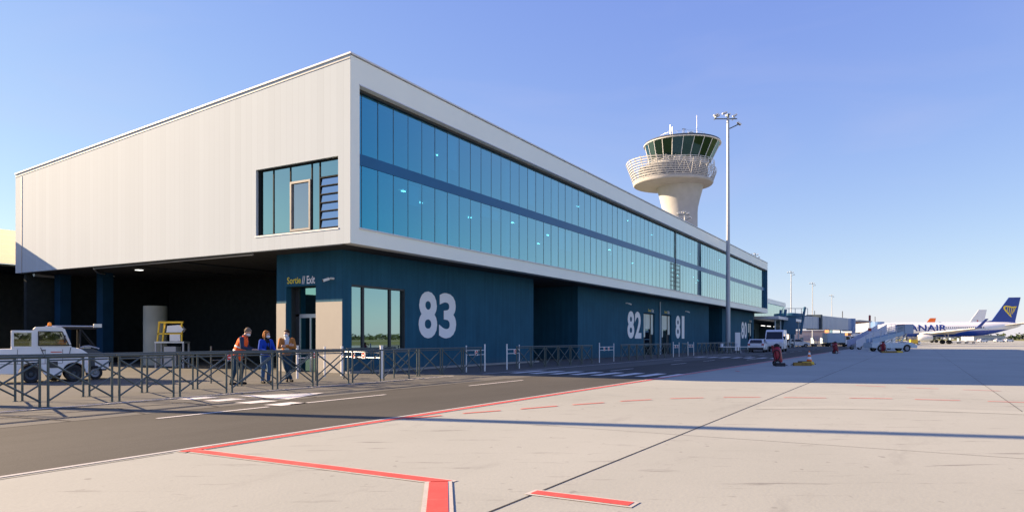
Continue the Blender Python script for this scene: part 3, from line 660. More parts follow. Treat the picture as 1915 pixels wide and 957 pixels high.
r0, r1, z0, z1 = 6.8, 8.3, 41.3, 45.3
cxo = .55
for i in range(NC):
    t0, t1 = 2*math.pi*i/NC, 2*math.pi*(i+1)/NC
    b = MB(); b.quad((r0*math.cos(t0),r0*math.sin(t0),z0),(r0*math.cos(t1),r0*math.sin(t1),z0),(cxo+r1*math.cos(t1),r1*math.sin(t1),z1),(cxo+r1*math.cos(t0),r1*math.sin(t0),z1)); b.build('cab_pane', M_gdark, TW)
b = MB()
for i in range(NC):
    t0 = 2*math.pi*i/NC; b.strut(((r0+.03)*math.cos(t0),(r0+.03)*math.sin(t0),z0),(cxo+(r1+.03)*math.cos(t0),(r1+.03)*math.sin(t0),z1),.095,.095)
b.build('cab_mullions', M_white, TW)
b = MB(); b.lathe([(8.25,45.3),(8.6,45.33),(8.65,45.48)],44,(cxo,0,0),cap=False); b.build('cab_cornice', M_white, TW, True)
b = MB(); b.lathe([(8.63,45.48),(8.45,45.85),(6.0,46.25),(.1,46.3)],44,(cxo,0,0),cap=False); b.build('cab_roof', M_dark, TW, True)
b = MB(); b.lathe([(6.0,41.6),(6.0,42.6)],24,cap=False); b.lathe([(.1,41.4),(6.7,41.4)],24,cap=False); b.lathe([(2.0,41.4),(2.0,45.2)],16,cap=False); b.lathe([(.1,45.2),(8.1,45.2)],24,(cxo,0,0),cap=False); b.build('cab_interior', mat('cab_desks', (.05,.08,.08), .6), TW)
b = MB(); 
for i in range(40):
    t = 2*math.pi*i/40; b.bar((7.6*math.cos(t),7.6*math.sin(t),40.0),(7.6*math.cos(t),7.6*math.sin(t),41.3),.05,5)
for z in (40.0,40.45,40.9,41.3):
    for i in range(40): t,t2 = 2*math.pi*i/40,2*math.pi*(i+1)/40; b.bar((7.6*math.cos(t),7.6*math.sin(t),z),(7.6*math.cos(t2),7.6*math.sin(t2),z),.045,5)
b.build('inner_railing', M_white, TW)
b = MB(); b.bar((4.2,0,46.2),(4.2,0,48.2),.16,8); b.bar((4.2,0,48.2),(4.2,0,52.6),.05,6); b.box(3.8,4.6,-.2,.2,46.3,46.7); b.build('tall_aerial', M_white, TW)
b = MB(); b.bar((-3.8,-3,46.2),(-3.8,-3,48.9),.10,8); b.bar((-3.3,-3,46.2),(-3.3,-3,48.6),.10,8); b.strut((-3.8,-3,47.6),(-3.3,-3,47.0),.06,.06); b.strut((-3.8,-3,48.4),(-3.3,-3,47.8),.06,.06); b.build('aerial_frame', M_steel, TW)
b = MB(); b.bar((0,-2,46.2),(0,-2,48.7),.06,6); b.box(-.5,.5,-2.05,-1.95,48.5,48.58); b.box(-.65,-.35,-2.2,-1.8,46.8,47.5); b.build('wind_mast', M_dark, TW)
b = MB(); b.bar((1.6,-2.4,47.3),(1.6,-1.8,47.3),.75,18); b.bar((1.6,-2,46.2),(1.6,-2,46.8),.2,8); b.build('dish_antenna', M_steel, TW)
b = MB()
for i in range(28):
    t, t2 = 2*math.pi*i/28, 2*math.pi*(i+1)/28
    b.bar((cxo+5.2*math.cos(t),5.2*math.sin(t),46.2),(cxo+5.2*math.cos(t),5.2*math.sin(t),47.4),.03,4); b.bar((cxo+5.2*math.cos(t),5.2*math.sin(t),47.4),(cxo+5.2*math.cos(t2),5.2*math.sin(t2),47.4),.03,4)
b.build('roof_railing', M_steel, TW)

# ------------------------------------------------------------------ floodlight masts
def make_mast(loc, label):
    t = thing('floodlight_mast', label, 'mast', loc, R(-60), 'floodlight masts along the apron')
    b = MB(); b.bar((0,0,0),(0,0,28),.265,16,.14); b.build('pole', M_mast, t, True)
    b = MB(); b.box(-.45,.45,-.45,.45,0,.06); b.bar((0,0,.06),(0,0,.5),.36,16); b.build('base_plate', M_grey, t)
    b = MB(); b.strut((-1.5,0,27.9),(1.0,0,27.9),.10,.10); b.strut((-1.4,-.5,28.0),(-1.4,.6,28.0),.08,.08); b.strut((.6,-.5,27.9),(.6,.5,27.9),.08,.08); b.bar((0,0,27.6),(0,0,28.5),.12,8); b.bar((.1,0,26.7),(1.1,-.1,27.2),.06,6)
    b.build('head_frame', M_galv, t)
    for x, y, z, tilt, s in ((-1.45,-.35,28.25,20,1),(-1.1,.35,28.35,25,1),(-.5,-.4,28.45,20,1),(.1,.35,28.5,25,1),(.65,-.3,28.2,30,1),(1.2,-.1,27.3,40,-1)):
        M = Matrix.Translation((x,y,z)) @ Matrix.Rotation(R(-tilt*s),4,'Y')
        b = MB(); b.box(-.27,.27,-.20,.20,-.07,.10,M); o = b.build('floodlight', M_white, t, bevel=.03)
        MB().box(-.22,.22,-.16,.16,-.085,-.072,M).build('lens', M_rub, o)
    return t
msts = [(1361,78.5,'nearest tall floodlight mast standing in front of the glazed facade'),(1280,150,'floodlight mast behind the roof, its head in front of the control tower shaft'),
        (1412,223,'floodlight mast whose head shows above the far end of the terminal roof'),(1479,283,'floodlight mast rising just right of the far end of the terminal'),
        (1519,339,'slim floodlight mast behind the jet bridge, second right of the terminal'),(1555,434,'farthest and smallest floodlight mast above the jet bridge tunnel')]
m0 = None
for u, f, lb in msts:
    x, y = at(u, f)
    if m0 is None: m0 = make_mast((x,y,0), lb); 
    else: copy_tree(m0, (x,y,0), R(-60), lb)
m0.scale = (1, 1, .932)
sx_, sy_ = -12.9 + TS.x*13, -3.4 + TS.y*13
copy_tree(m0, (sx_,sy_,0), R(20), 'floodlight mast left of the view casting a thin shadow over the road').scale = (1, 1, 1)

# ------------------------------------------------------------------ barriers
def make_barrier(loc, rz, label, group):
    t = thing('crowd_barrier', label, 'barrier', loc, rz, group)
    L = .71
    for s in (-1, 1):
        b = MB(); b.bar((s*L,0,0),(s*L,0,1.09),.027,10); b.bar((s*L,0,0),(s*L,0,.02),.06,10); b.build('post', M_galv, t, True)
    b = MB(); b.bar((-.785,0,1.105),(.785,0,1.105),.024,10); b.build('handrail', M_galv, t, True)
    b = MB(); b.bar((-L,0,1.03),(L,0,1.03),.018,8); b.build('rail', M_galv, t, True)
    for s in (-1, 1):
        b = MB(); b.bar((-L*s,.022*s,.13),(L*s,.022*s,1.0),.0215,8); b.build('brace', M_galv, t, True)
    return t
BP = 1.57
GF = 'barrier panels in the front row along the road'; GB = 'barrier panels in the row behind'; GS = 'barrier panels in the shade along the blue wall'
b0 = make_barrier((-.3-BP/2,-3.24,0), 0, 'grey cross braced barrier panel, right end of the sunlit front row', GF)
for k in range(1, 15):
    x = -.3 - BP*(k+.5)
    copy_tree(b0, (x, -3.24 + .022*k, 0), R(.8), 'grey cross braced barrier panel in the sunlit front row along the road')
for k in range(0, 12):
    x = -1.4 - BP*(k+.5)
    copy_tree(b0, (x, -1.05 + .008*k, 0), 0, 'grey cross braced barrier panel in the sunlit row behind, on the building side' if k else 'grey cross braced barrier panel, right end of the row behind, before the cream wall panel', group=GB)
k = 0; x = .55
while x < 60:
    skip = any(a-.6 < x < c_+.6 for a, c_ in ((6.2,8.4),(19.6,22.2),(35.0,36.6),(39.2,41.0)))
    if not skip: copy_tree(b0, (x, -2.35, 0), 0, 'grey cross braced barrier panel in the shaded row beside the blue wall', group=GS)
    x += BP
for i in range(2): copy_tree(b0, (1.2+BP*i, .6, 0), 0, 'cross braced barrier panel close under the mirrored ground floor window', group='barrier panels under the mirrored window')

# white gate posts with no-entry sign bars
M_sgn = mat('sign_white', (.8,.8,.8), .5)
def noentry(mb_parent, c, xd, s=.12):
    """small square sign: white plate, red disc, white bar"""
    xd = Vector(xd); up = Vector((0,0,1)); nrm = xd.cross(up); c = Vector(c)
    b = MB(); P = lambda a, d, o: c + xd*a + up*d + nrm*o
    b.prism([P(-s,-s,0),P(s,-s,0),P(s,s,0),P(-s,s,0)], nrm*.012); o = b.build('sign_plate', M_sgn, mb_parent)
    b = MB(); b.poly([P(s*.85*math.cos(t),s*.85*math.sin(t),.016) for t in [2*math.pi*i/20 for i in range(20)]]); b.build('red_disc', M_red, o)
    b = MB(); b.quad(P(-s*.55,-s*.16,.020),P(s*.55,-s*.16,.020),P(s*.55,s*.16,.020),P(-s*.55,s*.16,.020)); b.build('white_bar', M_sgn, o)
def make_gate(p, q, signs, label, face, gr=.034, gm=None):
    gm = gm or M_white
    t = thing('barrier_gate', label, 'gate', (p[0],p[1],0))
    d = Vector((q[0]-p[0], q[1]-p[1], 0)); L = d.length; d.normalize()
    b = MB(); b.bar((0,0,0),(0,0,1.22),gr,12); b.bar((0,0,1.22),(0,0,1.25),gr*1.15,12); b.build('gate_post', gm, t, True)
    b = MB(); b.bar(d*L,d*L+Vector((0,0,1.2)),gr*.8,12); b.build('catch_post', gm, t, True)
    for z in (.98,.78): MB().bar(d*.07+Vector((0,0,z)),d*(L-.05)+Vector((0,0,z)),.016,8).build('gate_bar', gm, t, True)
    for s in signs: noentry(t, d*(L*s)+Vector((0,0,.86))+Vector(face)*.03, face_x(face))
    return t
def face_x(n_): n_ = Vector(n_); return Vector((0,0,1)).cross(n_)
make_gate((-.7,-2.2),(0.0,.45),(.42,.68),'white swing gate with two red no-entry signs closing the lane end',(-.95,.25,0), .062)
make_gate((-2.3,.5),(-.9,.5),(.55,),'white swing gate with one red no-entry sign before the exit door',(0,-1,0), .045)
make_gate((-5.7,.9),(-4.3,.9),(.5,),'white swing gate with a red sign behind the three people',(0,-1,0), .024, M_galv)
make_gate((6.3,-2.35),(5.0,-2.2),(.5,),'white gate left of the zebra crossing, swung towards the wall',(0,-1,0))
make_gate((8.3,-2.35),(9.7,-2.25),(.6,),'white gate right of the zebra crossing, swung towards the wall',(0,-1,0))
make_gate((19.7,-2.35),(22.1,-2.35),(.3,.6),'white double sign gate in front of the dark opening in the wall',(0,-1,0))
make_gate((35.0,-2.35),(36.6,-2.35),(.3,.7),'white gate in the barrier row below the door beside 82',(0,-1,0))
make_gate((39.2,-2.35),(41.0,-2.35),(.3,.7),'white gate in the barrier row below the number 81',(0,-1,0))

# ------------------------------------------------------------------ people
def blend_mesh(name, m, parent, caps, balls=(), vox=.012, boxes=()):
    """tapered limbs and lumps fused into one continuous skin"""
    b = MB()
    for p, r, q, r2 in caps:
        b.bar(p, q, r, 14, r2); b.ball(p, r, n=14); b.ball(q, r2, n=14)
    for c, rx, ry, rz, rot in balls:
        b.ball(c, rx, ry, rz, 16, Matrix.Rotation(rot, 3, 'Z') if rot else None)
    o = b.build(name, m, None)
    md = o.modifiers.new('fuse', 'REMESH'); md.mode = 'VOXEL'; md.voxel_size = vox; md.use_smooth_shade = True
    sm = o.modifiers.new('soften', 'SMOOTH'); sm.factor = .5; sm.iterations = 3
    dg = bpy.context.evaluated_depsgraph_get(); me = bpy.data.meshes.new_from_object(o.evaluated_get(dg))
    me.name = name
    for p in me.polygons: p.use_smooth = True
    old = o.data; o.modifiers.clear(); o.data = me; bpy.data.meshes.remove(old)
    if not me.materials: me.materials.append(m)
    o.parent = parent
    return o
def V(*a): return Vector(a)
def hand_caps(w, dirn, palm, curl=.5, s=1.0):
    """palm and five fingers; dirn = pointing direction, palm = direction the palm faces"""
    d = Vector(dirn).normalized(); p = Vector(palm); p = (p - d*p.dot(d)).normalized(); a = d.cross(p)
    out_ = [(w, .026*s, w + d*.045*s, .030*s), (w + a*.018*s, .020*s, w + a*.026*s + d*.085*s, .016*s), (w - a*.018*s, .020*s, w - a*.026*s + d*.085*s, .016*s), (w + d*.03*s, .024*s, w + d*.085*s, .018*s)]
    for off, L in ((-.033,.062),(-.011,.076),(.011,.080),(.033,.070)):
        k = w + a*off*s + d*.085*s
        e = d*math.cos(curl) + p*math.sin(curl); e2 = d*math.cos(curl*2.2) + p*math.sin(curl*2.2)
        m = k + e*L*.55*s; out_ += [(k, .0095*s, m, .009*s), (m, .009*s, m + e2*L*.45*s, .0075*s)]
    k = w + a*.030*s + d*.025*s; m = k + (a*.75 + d*.65 + p*.2).normalized()*.045*s
    out_ += [(k, .013*s, m, .011*s), (m, .011*s, m + (d*.9 + a*.2 + p*.5).normalized()*.035*s, .009*s)]
    return out_
def make_person(label, loc, rz, J, top, topm, legm, hairm, shoe, hair='short', vest=None, scale=1.0, mask=True, female=False, scarf=None):
    t = thing('person', label, 'person', loc, rz, None, scale)
    sh = .155 if female else .175
    hd = J['head']; hr = J.get('look', 0.0); nod = J.get('nod', 0.0)
    HM = Matrix.Translation(hd) @ Matrix.Rotation(hr,4,'Z') @ Matrix.Rotation(nod,4,'Y')
    P = lambda *a: HM @ Vector(a)
    pel, che, neck = J['pelvis'], J['chest'], J['neck']
    caps = [(pel, .13, che, .14), (che, .13, neck - Vector((0,0,.03)), .065), (neck - Vector((0,0,.02)), .055, P(-.01,0,-.06), .052)]
    for s in ('l', 'r'):
        caps += [(J['sh'+s], .055, J['el'+s], .040), (J['el'+s], .040, J['wr'+s], .027)] + hand_caps(J['wr'+s], J['hd'+s], J['pm'+s], J.get('curl', .5))
        caps += [(J['hip'+s], .085, J['kn'+s], .058), (J['kn'+s], .055, J['an'+s], .036), (J['an'+s], .036, J['to'+s], .030)]
    fl = [(P(0,0,.02), .098, .078, .112, hr), (P(.03,0,-.045), .070, .062, .075, hr)]
    for a in ((.112,0,-.008,.014,.012,.018),(.0,.080,0,.018,.010,.030),(0,-.080,0,.018,.010,.030),(.092,0,.03,.02,.05,.014)):
        fl.append((P(*a[:3]), a[3], a[4], a[5], hr))
    body = blend_mesh('body', M_skin, t, caps, fl, .009)
    for s in (-1, 1):
        b = MB(); b.ball(P(.089,.031*s,.012), .011, .013, .008, 10); b.build('eye', M_rub, body, True)
    if mask:
        b = MB(); m_ = Matrix.Rotation(hr,3,'Z') @ Matrix.Rotation(nod,3,'Y'); b.ball(P(.052,0,-.052), .076, .068, .058, 16, m_); b.build('face_mask', M_mask, body, True)
    else:
        b = MB(); b.ball(P(.098,0,-.062), .008, .026, .008, 10); b.build('mouth', mat('lips', (.35,.13,.11), .5), body, True)
    hb_ = [(P(-.022,0,.048), .100, .090, .098, hr)]
    hc = []
    if hair == 'bob':
        hb_ += [(P(-.045,0,-.02), .085, .096, .12, hr)]
        for s in (-1,1): hc.append((P(.0,.085*s,.03), .030, P(.005,.088*s,-.09), .026))
        hc.append((P(.06,-.05,.095), .03, P(.03,.05,.10), .03))
    else:
        hb_ += [(P(-.06,0,.0), .052, .076, .075, hr)]; hc.append((P(.062,-.04,.09), .022, P(.062,.04,.09), .022))
    blend_mesh('hair', hairm, body, hc, hb_, .010)
    # trousers
    tc = [(pel+V(0,0,.02), .150, pel+V(0,0,-.06), .150)]
    for s in ('l','r'):
        tc += [(J['hip'+s], .100, J['kn'+s], .074), (J['kn'+s], .072, J['an'+s]+V(0,0,.03), .060)]
    blend_mesh('trousers', legm, body, tc, (), .014)
    # jacket with sleeves to the wrist
    wr = lambda s: J['el'+s].lerp(J['wr'+s], .93)
    jc = [(pel+V(0,0,.00), .158, pel.lerp(che,.5), .158), (pel.lerp(che,.5), .158, che, .160), (che+V(0,.05,0), .12, neck+V(0,.02,-.06), .075), (che-V(0,.05,0), .12, neck-V(0,.02,.06), .075), (neck-V(0,0,.05),.080,neck,.072)]
    for s in ('l','r'):
        jc += [(che.lerp(J['sh'+s],.35), .11, J['sh'+s], .078), (J['sh'+s], .076, J['el'+s], .060), (J['el'+s], .058, wr(s), .044)]
    jk = blend_mesh('jacket', topm, body, jc, (), .012)
    if vest:
        vc = [(pel+V(0,0,-.03), .178, pel.lerp(che,.5), .176), (pel.lerp(che,.5), .176, che, .178), (che+V(0,.06,0), .13, neck+V(0,.06,-.06), .085), (che-V(0,.06,0), .13, neck-V(0,.06,.06), .085)]
        for s in ('l','r'): vc += [(che, .13, che.lerp(J['sh'+s],.75), .095)]
        v = blend_mesh('safety_vest', vest, body, vc, (), .012)
        d_ = (che-pel); 
        for q in (.30, .62):
            c0 = pel + d_*q; b = MB(); b.lathe([(.186,-.022),(.186,.022)],28,cap=False)
            M = Matrix.Translation(c0) @ Vector((0,0,1)).rotation_difference(d_).to_matrix().to_4x4()
            b.v = [tuple(M @ Vector(p)) for p in b.v]; b.build('reflective_strip', mat('silver_strip', (.65,.68,.66), .25, .3), v, True)
    if scarf:
        sc = [(neck+V(.02,0,-.01), .085, neck+V(.02,0,-.04), .088), (neck+V(.09,.02,-.08), .055, che.lerp(pel,.8)+V(.125,.02,0), .05), (neck+V(.09,-.03,-.08), .05, che.lerp(pel,.7)+V(.125,-.03,0), .048)]
        blend_mesh('scarf', scarf, body, sc, (), .012)
    for s in ('l','r'):
        a, to = J['an'+s], J['to'+s]
        blend_mesh('shoe', shoe, body, [(a+V(0,0,-.035), .048, to+V(0,0,.012), .040), (a+V(-.03,0,-.04), .042, a+V(0,0,-.03), .048)], (), .011)
    return t
cloth = lambda n_, c_: mat(n_, c_, .85, 0, .14, 9, .3, 90, .2)
M_vest = cloth('orange_safety_cloth', (.95,.13,.03)); M_navy = cloth('navy_cloth', (.03,.045,.09)); M_jean = cloth('blue_denim', (.06,.13,.26)); M_djean = cloth('dark_denim', (.018,.05,.09))
M_royal = cloth('royal_blue_cloth', (.012,.06,.42)); M_tan = cloth('tan_jacket_cloth', (.42,.17,.045)); M_blk = cloth('black_cloth', (.012,.014,.016)); M_shirt = cloth('pale_shirt', (.55,.58,.62))
hair_g = cloth('greying_hair', (.20,.15,.11)); hair_r = cloth('auburn_hair', (.30,.12,.035)); hair_d = cloth('dark_brown_hair', (.035,.02,.013))
# man in the vest: bent over the rail, head down (local +X is forward)
J = dict(pelvis=V(-.14,0,.94), chest=V(.03,0,1.36), neck=V(.09,0,1.55), head=V(.19,0,1.68), look=0, nod=.55,
    shl=V(.06,.19,1.47), shr=V(.06,-.19,1.47), ell=V(.10,.25,1.20), elr=V(.10,-.25,1.20), wrl=V(.36,.16,1.12), wrr=V(.36,-.12,1.12), hdl=V(1,-.2,.05), hdr=V(1,.2,.05), pml=V(0,0,-1), pmr=V(0,0,-1), curl=.6,
    hipl=V(-.14,.10,.90), hipr=V(-.14,-.10,.90), knl=V(-.04,.12,.50), knr=V(-.16,-.12,.50), anl=V(-.08,.12,.09), anr=V(-.28,-.12,.09), tol=V(.08,.14,.035), tor=V(-.12,-.15,.035))
make_person('man in an orange safety vest leaning over the barrier with his head bent', (-5.62,-.52,0), R(-58), J, 'jacket', M_navy, M_djean, hair_g, M_blk, vest=M_vest, scale=1.02)
# woman: hands on the rail, face turned to her left
J = dict(pelvis=V(-.02,0,.92), chest=V(.0,0,1.28), neck=V(.01,0,1.44), head=V(.03,0,1.585), look=R(30), nod=.12,
    shl=V(0,.17,1.37), shr=V(0,-.17,1.37), ell=V(.05,.25,1.12), elr=V(.05,-.25,1.12), wrl=V(.28,.16,1.07), wrr=V(.28,-.16,1.07), hdl=V(1,-.3,-.1), hdr=V(1,.3,-.1), pml=V(0,0,-1), pmr=V(0,0,-1), curl=.7,
    hipl=V(-.02,.09,.88), hipr=V(-.02,-.09,.88), knl=V(.03,.10,.48), knr=V(.0,-.10,.48), anl=V(-.02,.10,.085), anr=V(-.04,-.10,.085), tol=V(.13,.12,.032), tor=V(.11,-.12,.032))
make_person('woman with auburn bob, royal blue jacket and jeans, hands on the rail', (-4.72,-.62,0), R(-100), J, 'jacket', M_royal, M_jean, hair_r, M_blk, hair='bob', female=True, scarf=M_blk, scale=1.03)
# man with folded arms, leaning, legs crossed, looking left
J = dict(pelvis=V(.0,0,.93), chest=V(-.02,0,1.30), neck=V(-.01,0,1.47), head=V(.02,0,1.605), look=R(-38), nod=.1,
    shl=V(-.01,.19,1.40), shr=V(-.01,-.19,1.40), ell=V(.10,.25,1.16), elr=V(.10,-.25,1.16), wrl=V(.22,-.04,1.19), wrr=V(.25,.06,1.22), hdl=V(.1,-1,.1), hdr=V(.1,1,.1), pml=V(-1,0,0), pmr=V(-1,0,0), curl=.4,
    hipl=V(0,.10,.89), hipr=V(0,-.10,.89), knl=V(.08,.04,.49), knr=V(.14,-.04,.50), anl=V(.04,.00,.09), anr=V(.12,.12,.10), tol=V(.19,.0,.035), tor=V(.26,.16,.045))
make_person('man with folded arms in a tan jacket and dark jeans, legs crossed', (-3.86,-.66,0), R(-128), J, 'jacket', M_tan, M_djean, hair_d, M_blk, scarf=M_shirt, scale=1.04)

# ------------------------------------------------------------------ vehicles
def wheel(parent, x, y, r, w, hub=M_grey):
    """wheel with tyre and rim, axle along Y"""
    b = MB(); b.lathe([(r*.62,-w/2),(r*.92,-w/2),(r,-w*.32),(r,w*.32),(r*.92,w/2),(r*.62,w/2),(r*.62,-w/2)],20,cap=False)
    b.v = [(p[0],p[2],p[1]) for p in b.v]; o = b.build('wheel', M_rub, parent, True); o.location = (x,y,r)
    b = MB(); b.lathe([(r*.62,-w*.38),(r*.35,-w*.2),(r*.2,-w*.42),(.01,-w*.42)],16,cap=False); b.lathe([(r*.62,w*.38),(r*.35,w*.2),(r*.2,w*.42),(.01,w*.42)],16,cap=False)
    b.v = [(p[0],p[2],p[1]) for p in b.v]; b.build('rim', hub, o, True)
    return o
def arch(cx, r, z0, n=8):
    """points of a wheel arch from left to right along the sill line z0"""
    h = math.asin(min(.99, max(-.5,(z0 - r/1.18)/r))) if False else 0
    return [(cx - r*math.cos(math.pi*i/n), max(z0, z0 + r*math.sin(math.pi*i/n)*.95)) for i in range(n+1)]
def car_shape(profile, belt, w, lean, m, parent, name='body', bev=.03):
    """side profile (x,z) extruded over the width, upper part leaning in above the belt line"""
    b = MB(); hw = lambda z: w/2 - max(0, z-belt)*lean
    n_ = len(profile); vs = [(x,-hw(z),z) for x, z in profile] + [(x,hw(z),z) for x, z in profile]
    fs = [tuple(range(n_))[::-1], tuple(range(n_,2*n_))] + [(i,(i+1)%n_,n_+(i+1)%n_,n_+i) for i in range(n_)]
    b.add(vs, fs); return b.build(name, m, parent, False, bev), hw
def side_glass(parent, pts, hw, m=M_dglass, off=.006):
    for s in (-1, 1):
        MB().poly([(x, s*(hw(z)+off), z) for x, z in (pts if s < 0 else pts[::-1])]).build('side_window', m, parent)
def cross_glass(parent, name, x0, z0, x1, z1, hw, m=M_dglass, inset=.10, off=.012):
    d = Vector((x1-x0,0,z1-z0)).normalized(); nn = Vector((-d.z,0,d.x)); 
    if name == 'windscreen': nn = Vector((d.z,0,-d.x)) if (Vector((d.z,0,-d.x)).x > 0) else nn
    o = nn*off
    MB().quad((x0+o.x,-hw(z0)+inset,z0+o.z),(x0+o.x,hw(z0)-inset,z0+o.z),(x1+o.x,hw(z1)-inset,z1+o.z),(x1+o.x,-hw(z1)+inset,z1+o.z)).build(name, m, parent)
def hatchback(label, loc, rz, m=M_white, group=None, van=False, cat='car'):
    t = thing('van' if van else 'parked_car', label, cat, loc, rz, group)
    if van:
        Lh = 2.75; r = .34; w = 2.05; belt = 1.25
        pf = [(-Lh,.35),(-Lh,2.35),(-Lh+.12,2.52),(1.15,2.52),(1.55,2.38),(2.15,1.42),(2.72,1.20),(2.8,.95),(2.8,.35)] + [(p[0],p[1]) for p in arch(1.85,.42,.35)][::-1] + arch(-1.75,.42,.35)[::-1]
        body, hw = car_shape(pf, belt, w, .07, m, t, bev=.025)
        cross_glass(body, 'windscreen', 2.13, 1.45, 1.60, 2.28, hw, M_dglass, .12, .02)
        side_glass(body, [(1.05,1.40),(1.95,1.40),(1.55,2.12),(1.05,2.12)], hw)
        for s in (-1,1): b = MB(); b.box(1.85,2.02,s*1.06-.12,s*1.06+.12,1.42,1.78); b.build('mirror', M_rub, body, bevel=.02); b = MB(); b.box(2.79,2.815,s*.72-.16,s*.72+.16,.92,1.12); b.build('headlight', mat('lamp_glass', (.7,.72,.75), .1), body)
        MB().box(2.80,2.83,-.85,.85,.36,.66).build('bumper', M_rub, body); MB().box(-2.78,-2.75,-1.0,1.0,.36,.55).build('bumper', M_rub, body)
        b = MB(); b.box(2.805,2.825,-.26,.26,.70,.80); b.build('number_plate', M_sgn, body)
        xs_ = (1.85,-1.75)
    else:
        r = .31; w = 1.76; belt = .92
        pf = [(-1.98,.30),(-2.0,.62),(-1.93,.98),(-1.55,1.40),(-1.2,1.47),(.15,1.46),(.45,1.38),(1.02,.98),(1.85,.80),(1.98,.62),(1.98,.30)] + arch(1.28,.38,.28)[::-1] + arch(-1.28,.38,.28)[::-1]
        body, hw = car_shape(pf, belt, w, .30, m, t)
        cross_glass(body, 'windscreen', 1.0, 1.0, .46, 1.37, hw, M_dglass, .10)
        b = MB(); b.quad((-1.935,-.66,1.02),(-1.935,.66,1.02),(-1.60,.58,1.38),(-1.60,-.58,1.38)); b.build('rear_window', M_dglass, body)
        side_glass(body, [(-1.35,1.02),(.82,1.02),(.40,1.34),(.1,1.39),(-1.15,1.38)], hw)
        for s in (-1,1):
            b = MB(); b.box(-2.0,-1.93,s*.72-.12,s*.72+.12,.78,.95); b.build('tail_light', M_red, body); b = MB(); b.box(1.82,1.96,s*.66-.17,s*.66+.17,.64,.77); b.build('headlight', mat('lamp_glass', (.7,.72,.75), .1), body)
            b = MB(); b.box(.62,.80,s*.98-.08,s*.98+.08,.98,1.10); b.build('mirror', m, body, bevel=.02)
        MB().box(-2.03,-1.99,-.8,.8,.32,.52).build('bumper', M_rub, body); MB().box(1.97,2.0,-.75,.75,.32,.50).build('bumper', M_rub, body)
        b = MB(); b.box(-2.022,-2.0,-.26,.26,.66,.78); b.build('number_plate', M_sgn, body)
        xs_ = (1.28,-1.28)
    for x in xs_:
        for s in (-1,1): wheel(t, x, s*(w/2-.12), r, .20)
    return t
x, y = at(1447,80)
hatchback('tall white van parked facing the camera at the end of the road', (x+2.5,y+.2,0), R(184), M_white, van=True, cat='van')
x, y = at(1417,77)
c0 = hatchback('white hatchback parked beside the white van under the far end of the terminal', (x+1.6,y+.3,0), R(4), M_white)
copy_tree(c0, at(1490,128)+(0,), R(-62), 'white car half hidden behind the white van, before the blue jet bridge stairs')
for u, f, rz, lb in ((1837,300,-50,'small white car far beyond the airliner tail, left one'),(1868,310,-60,'small white car far beyond the airliner tail, middle one'),(1886,330,-55,'small white car far beyond the airliner tail, right one')):
    copy_tree(c0, at(u,f)+(0,), R(rz), lb)

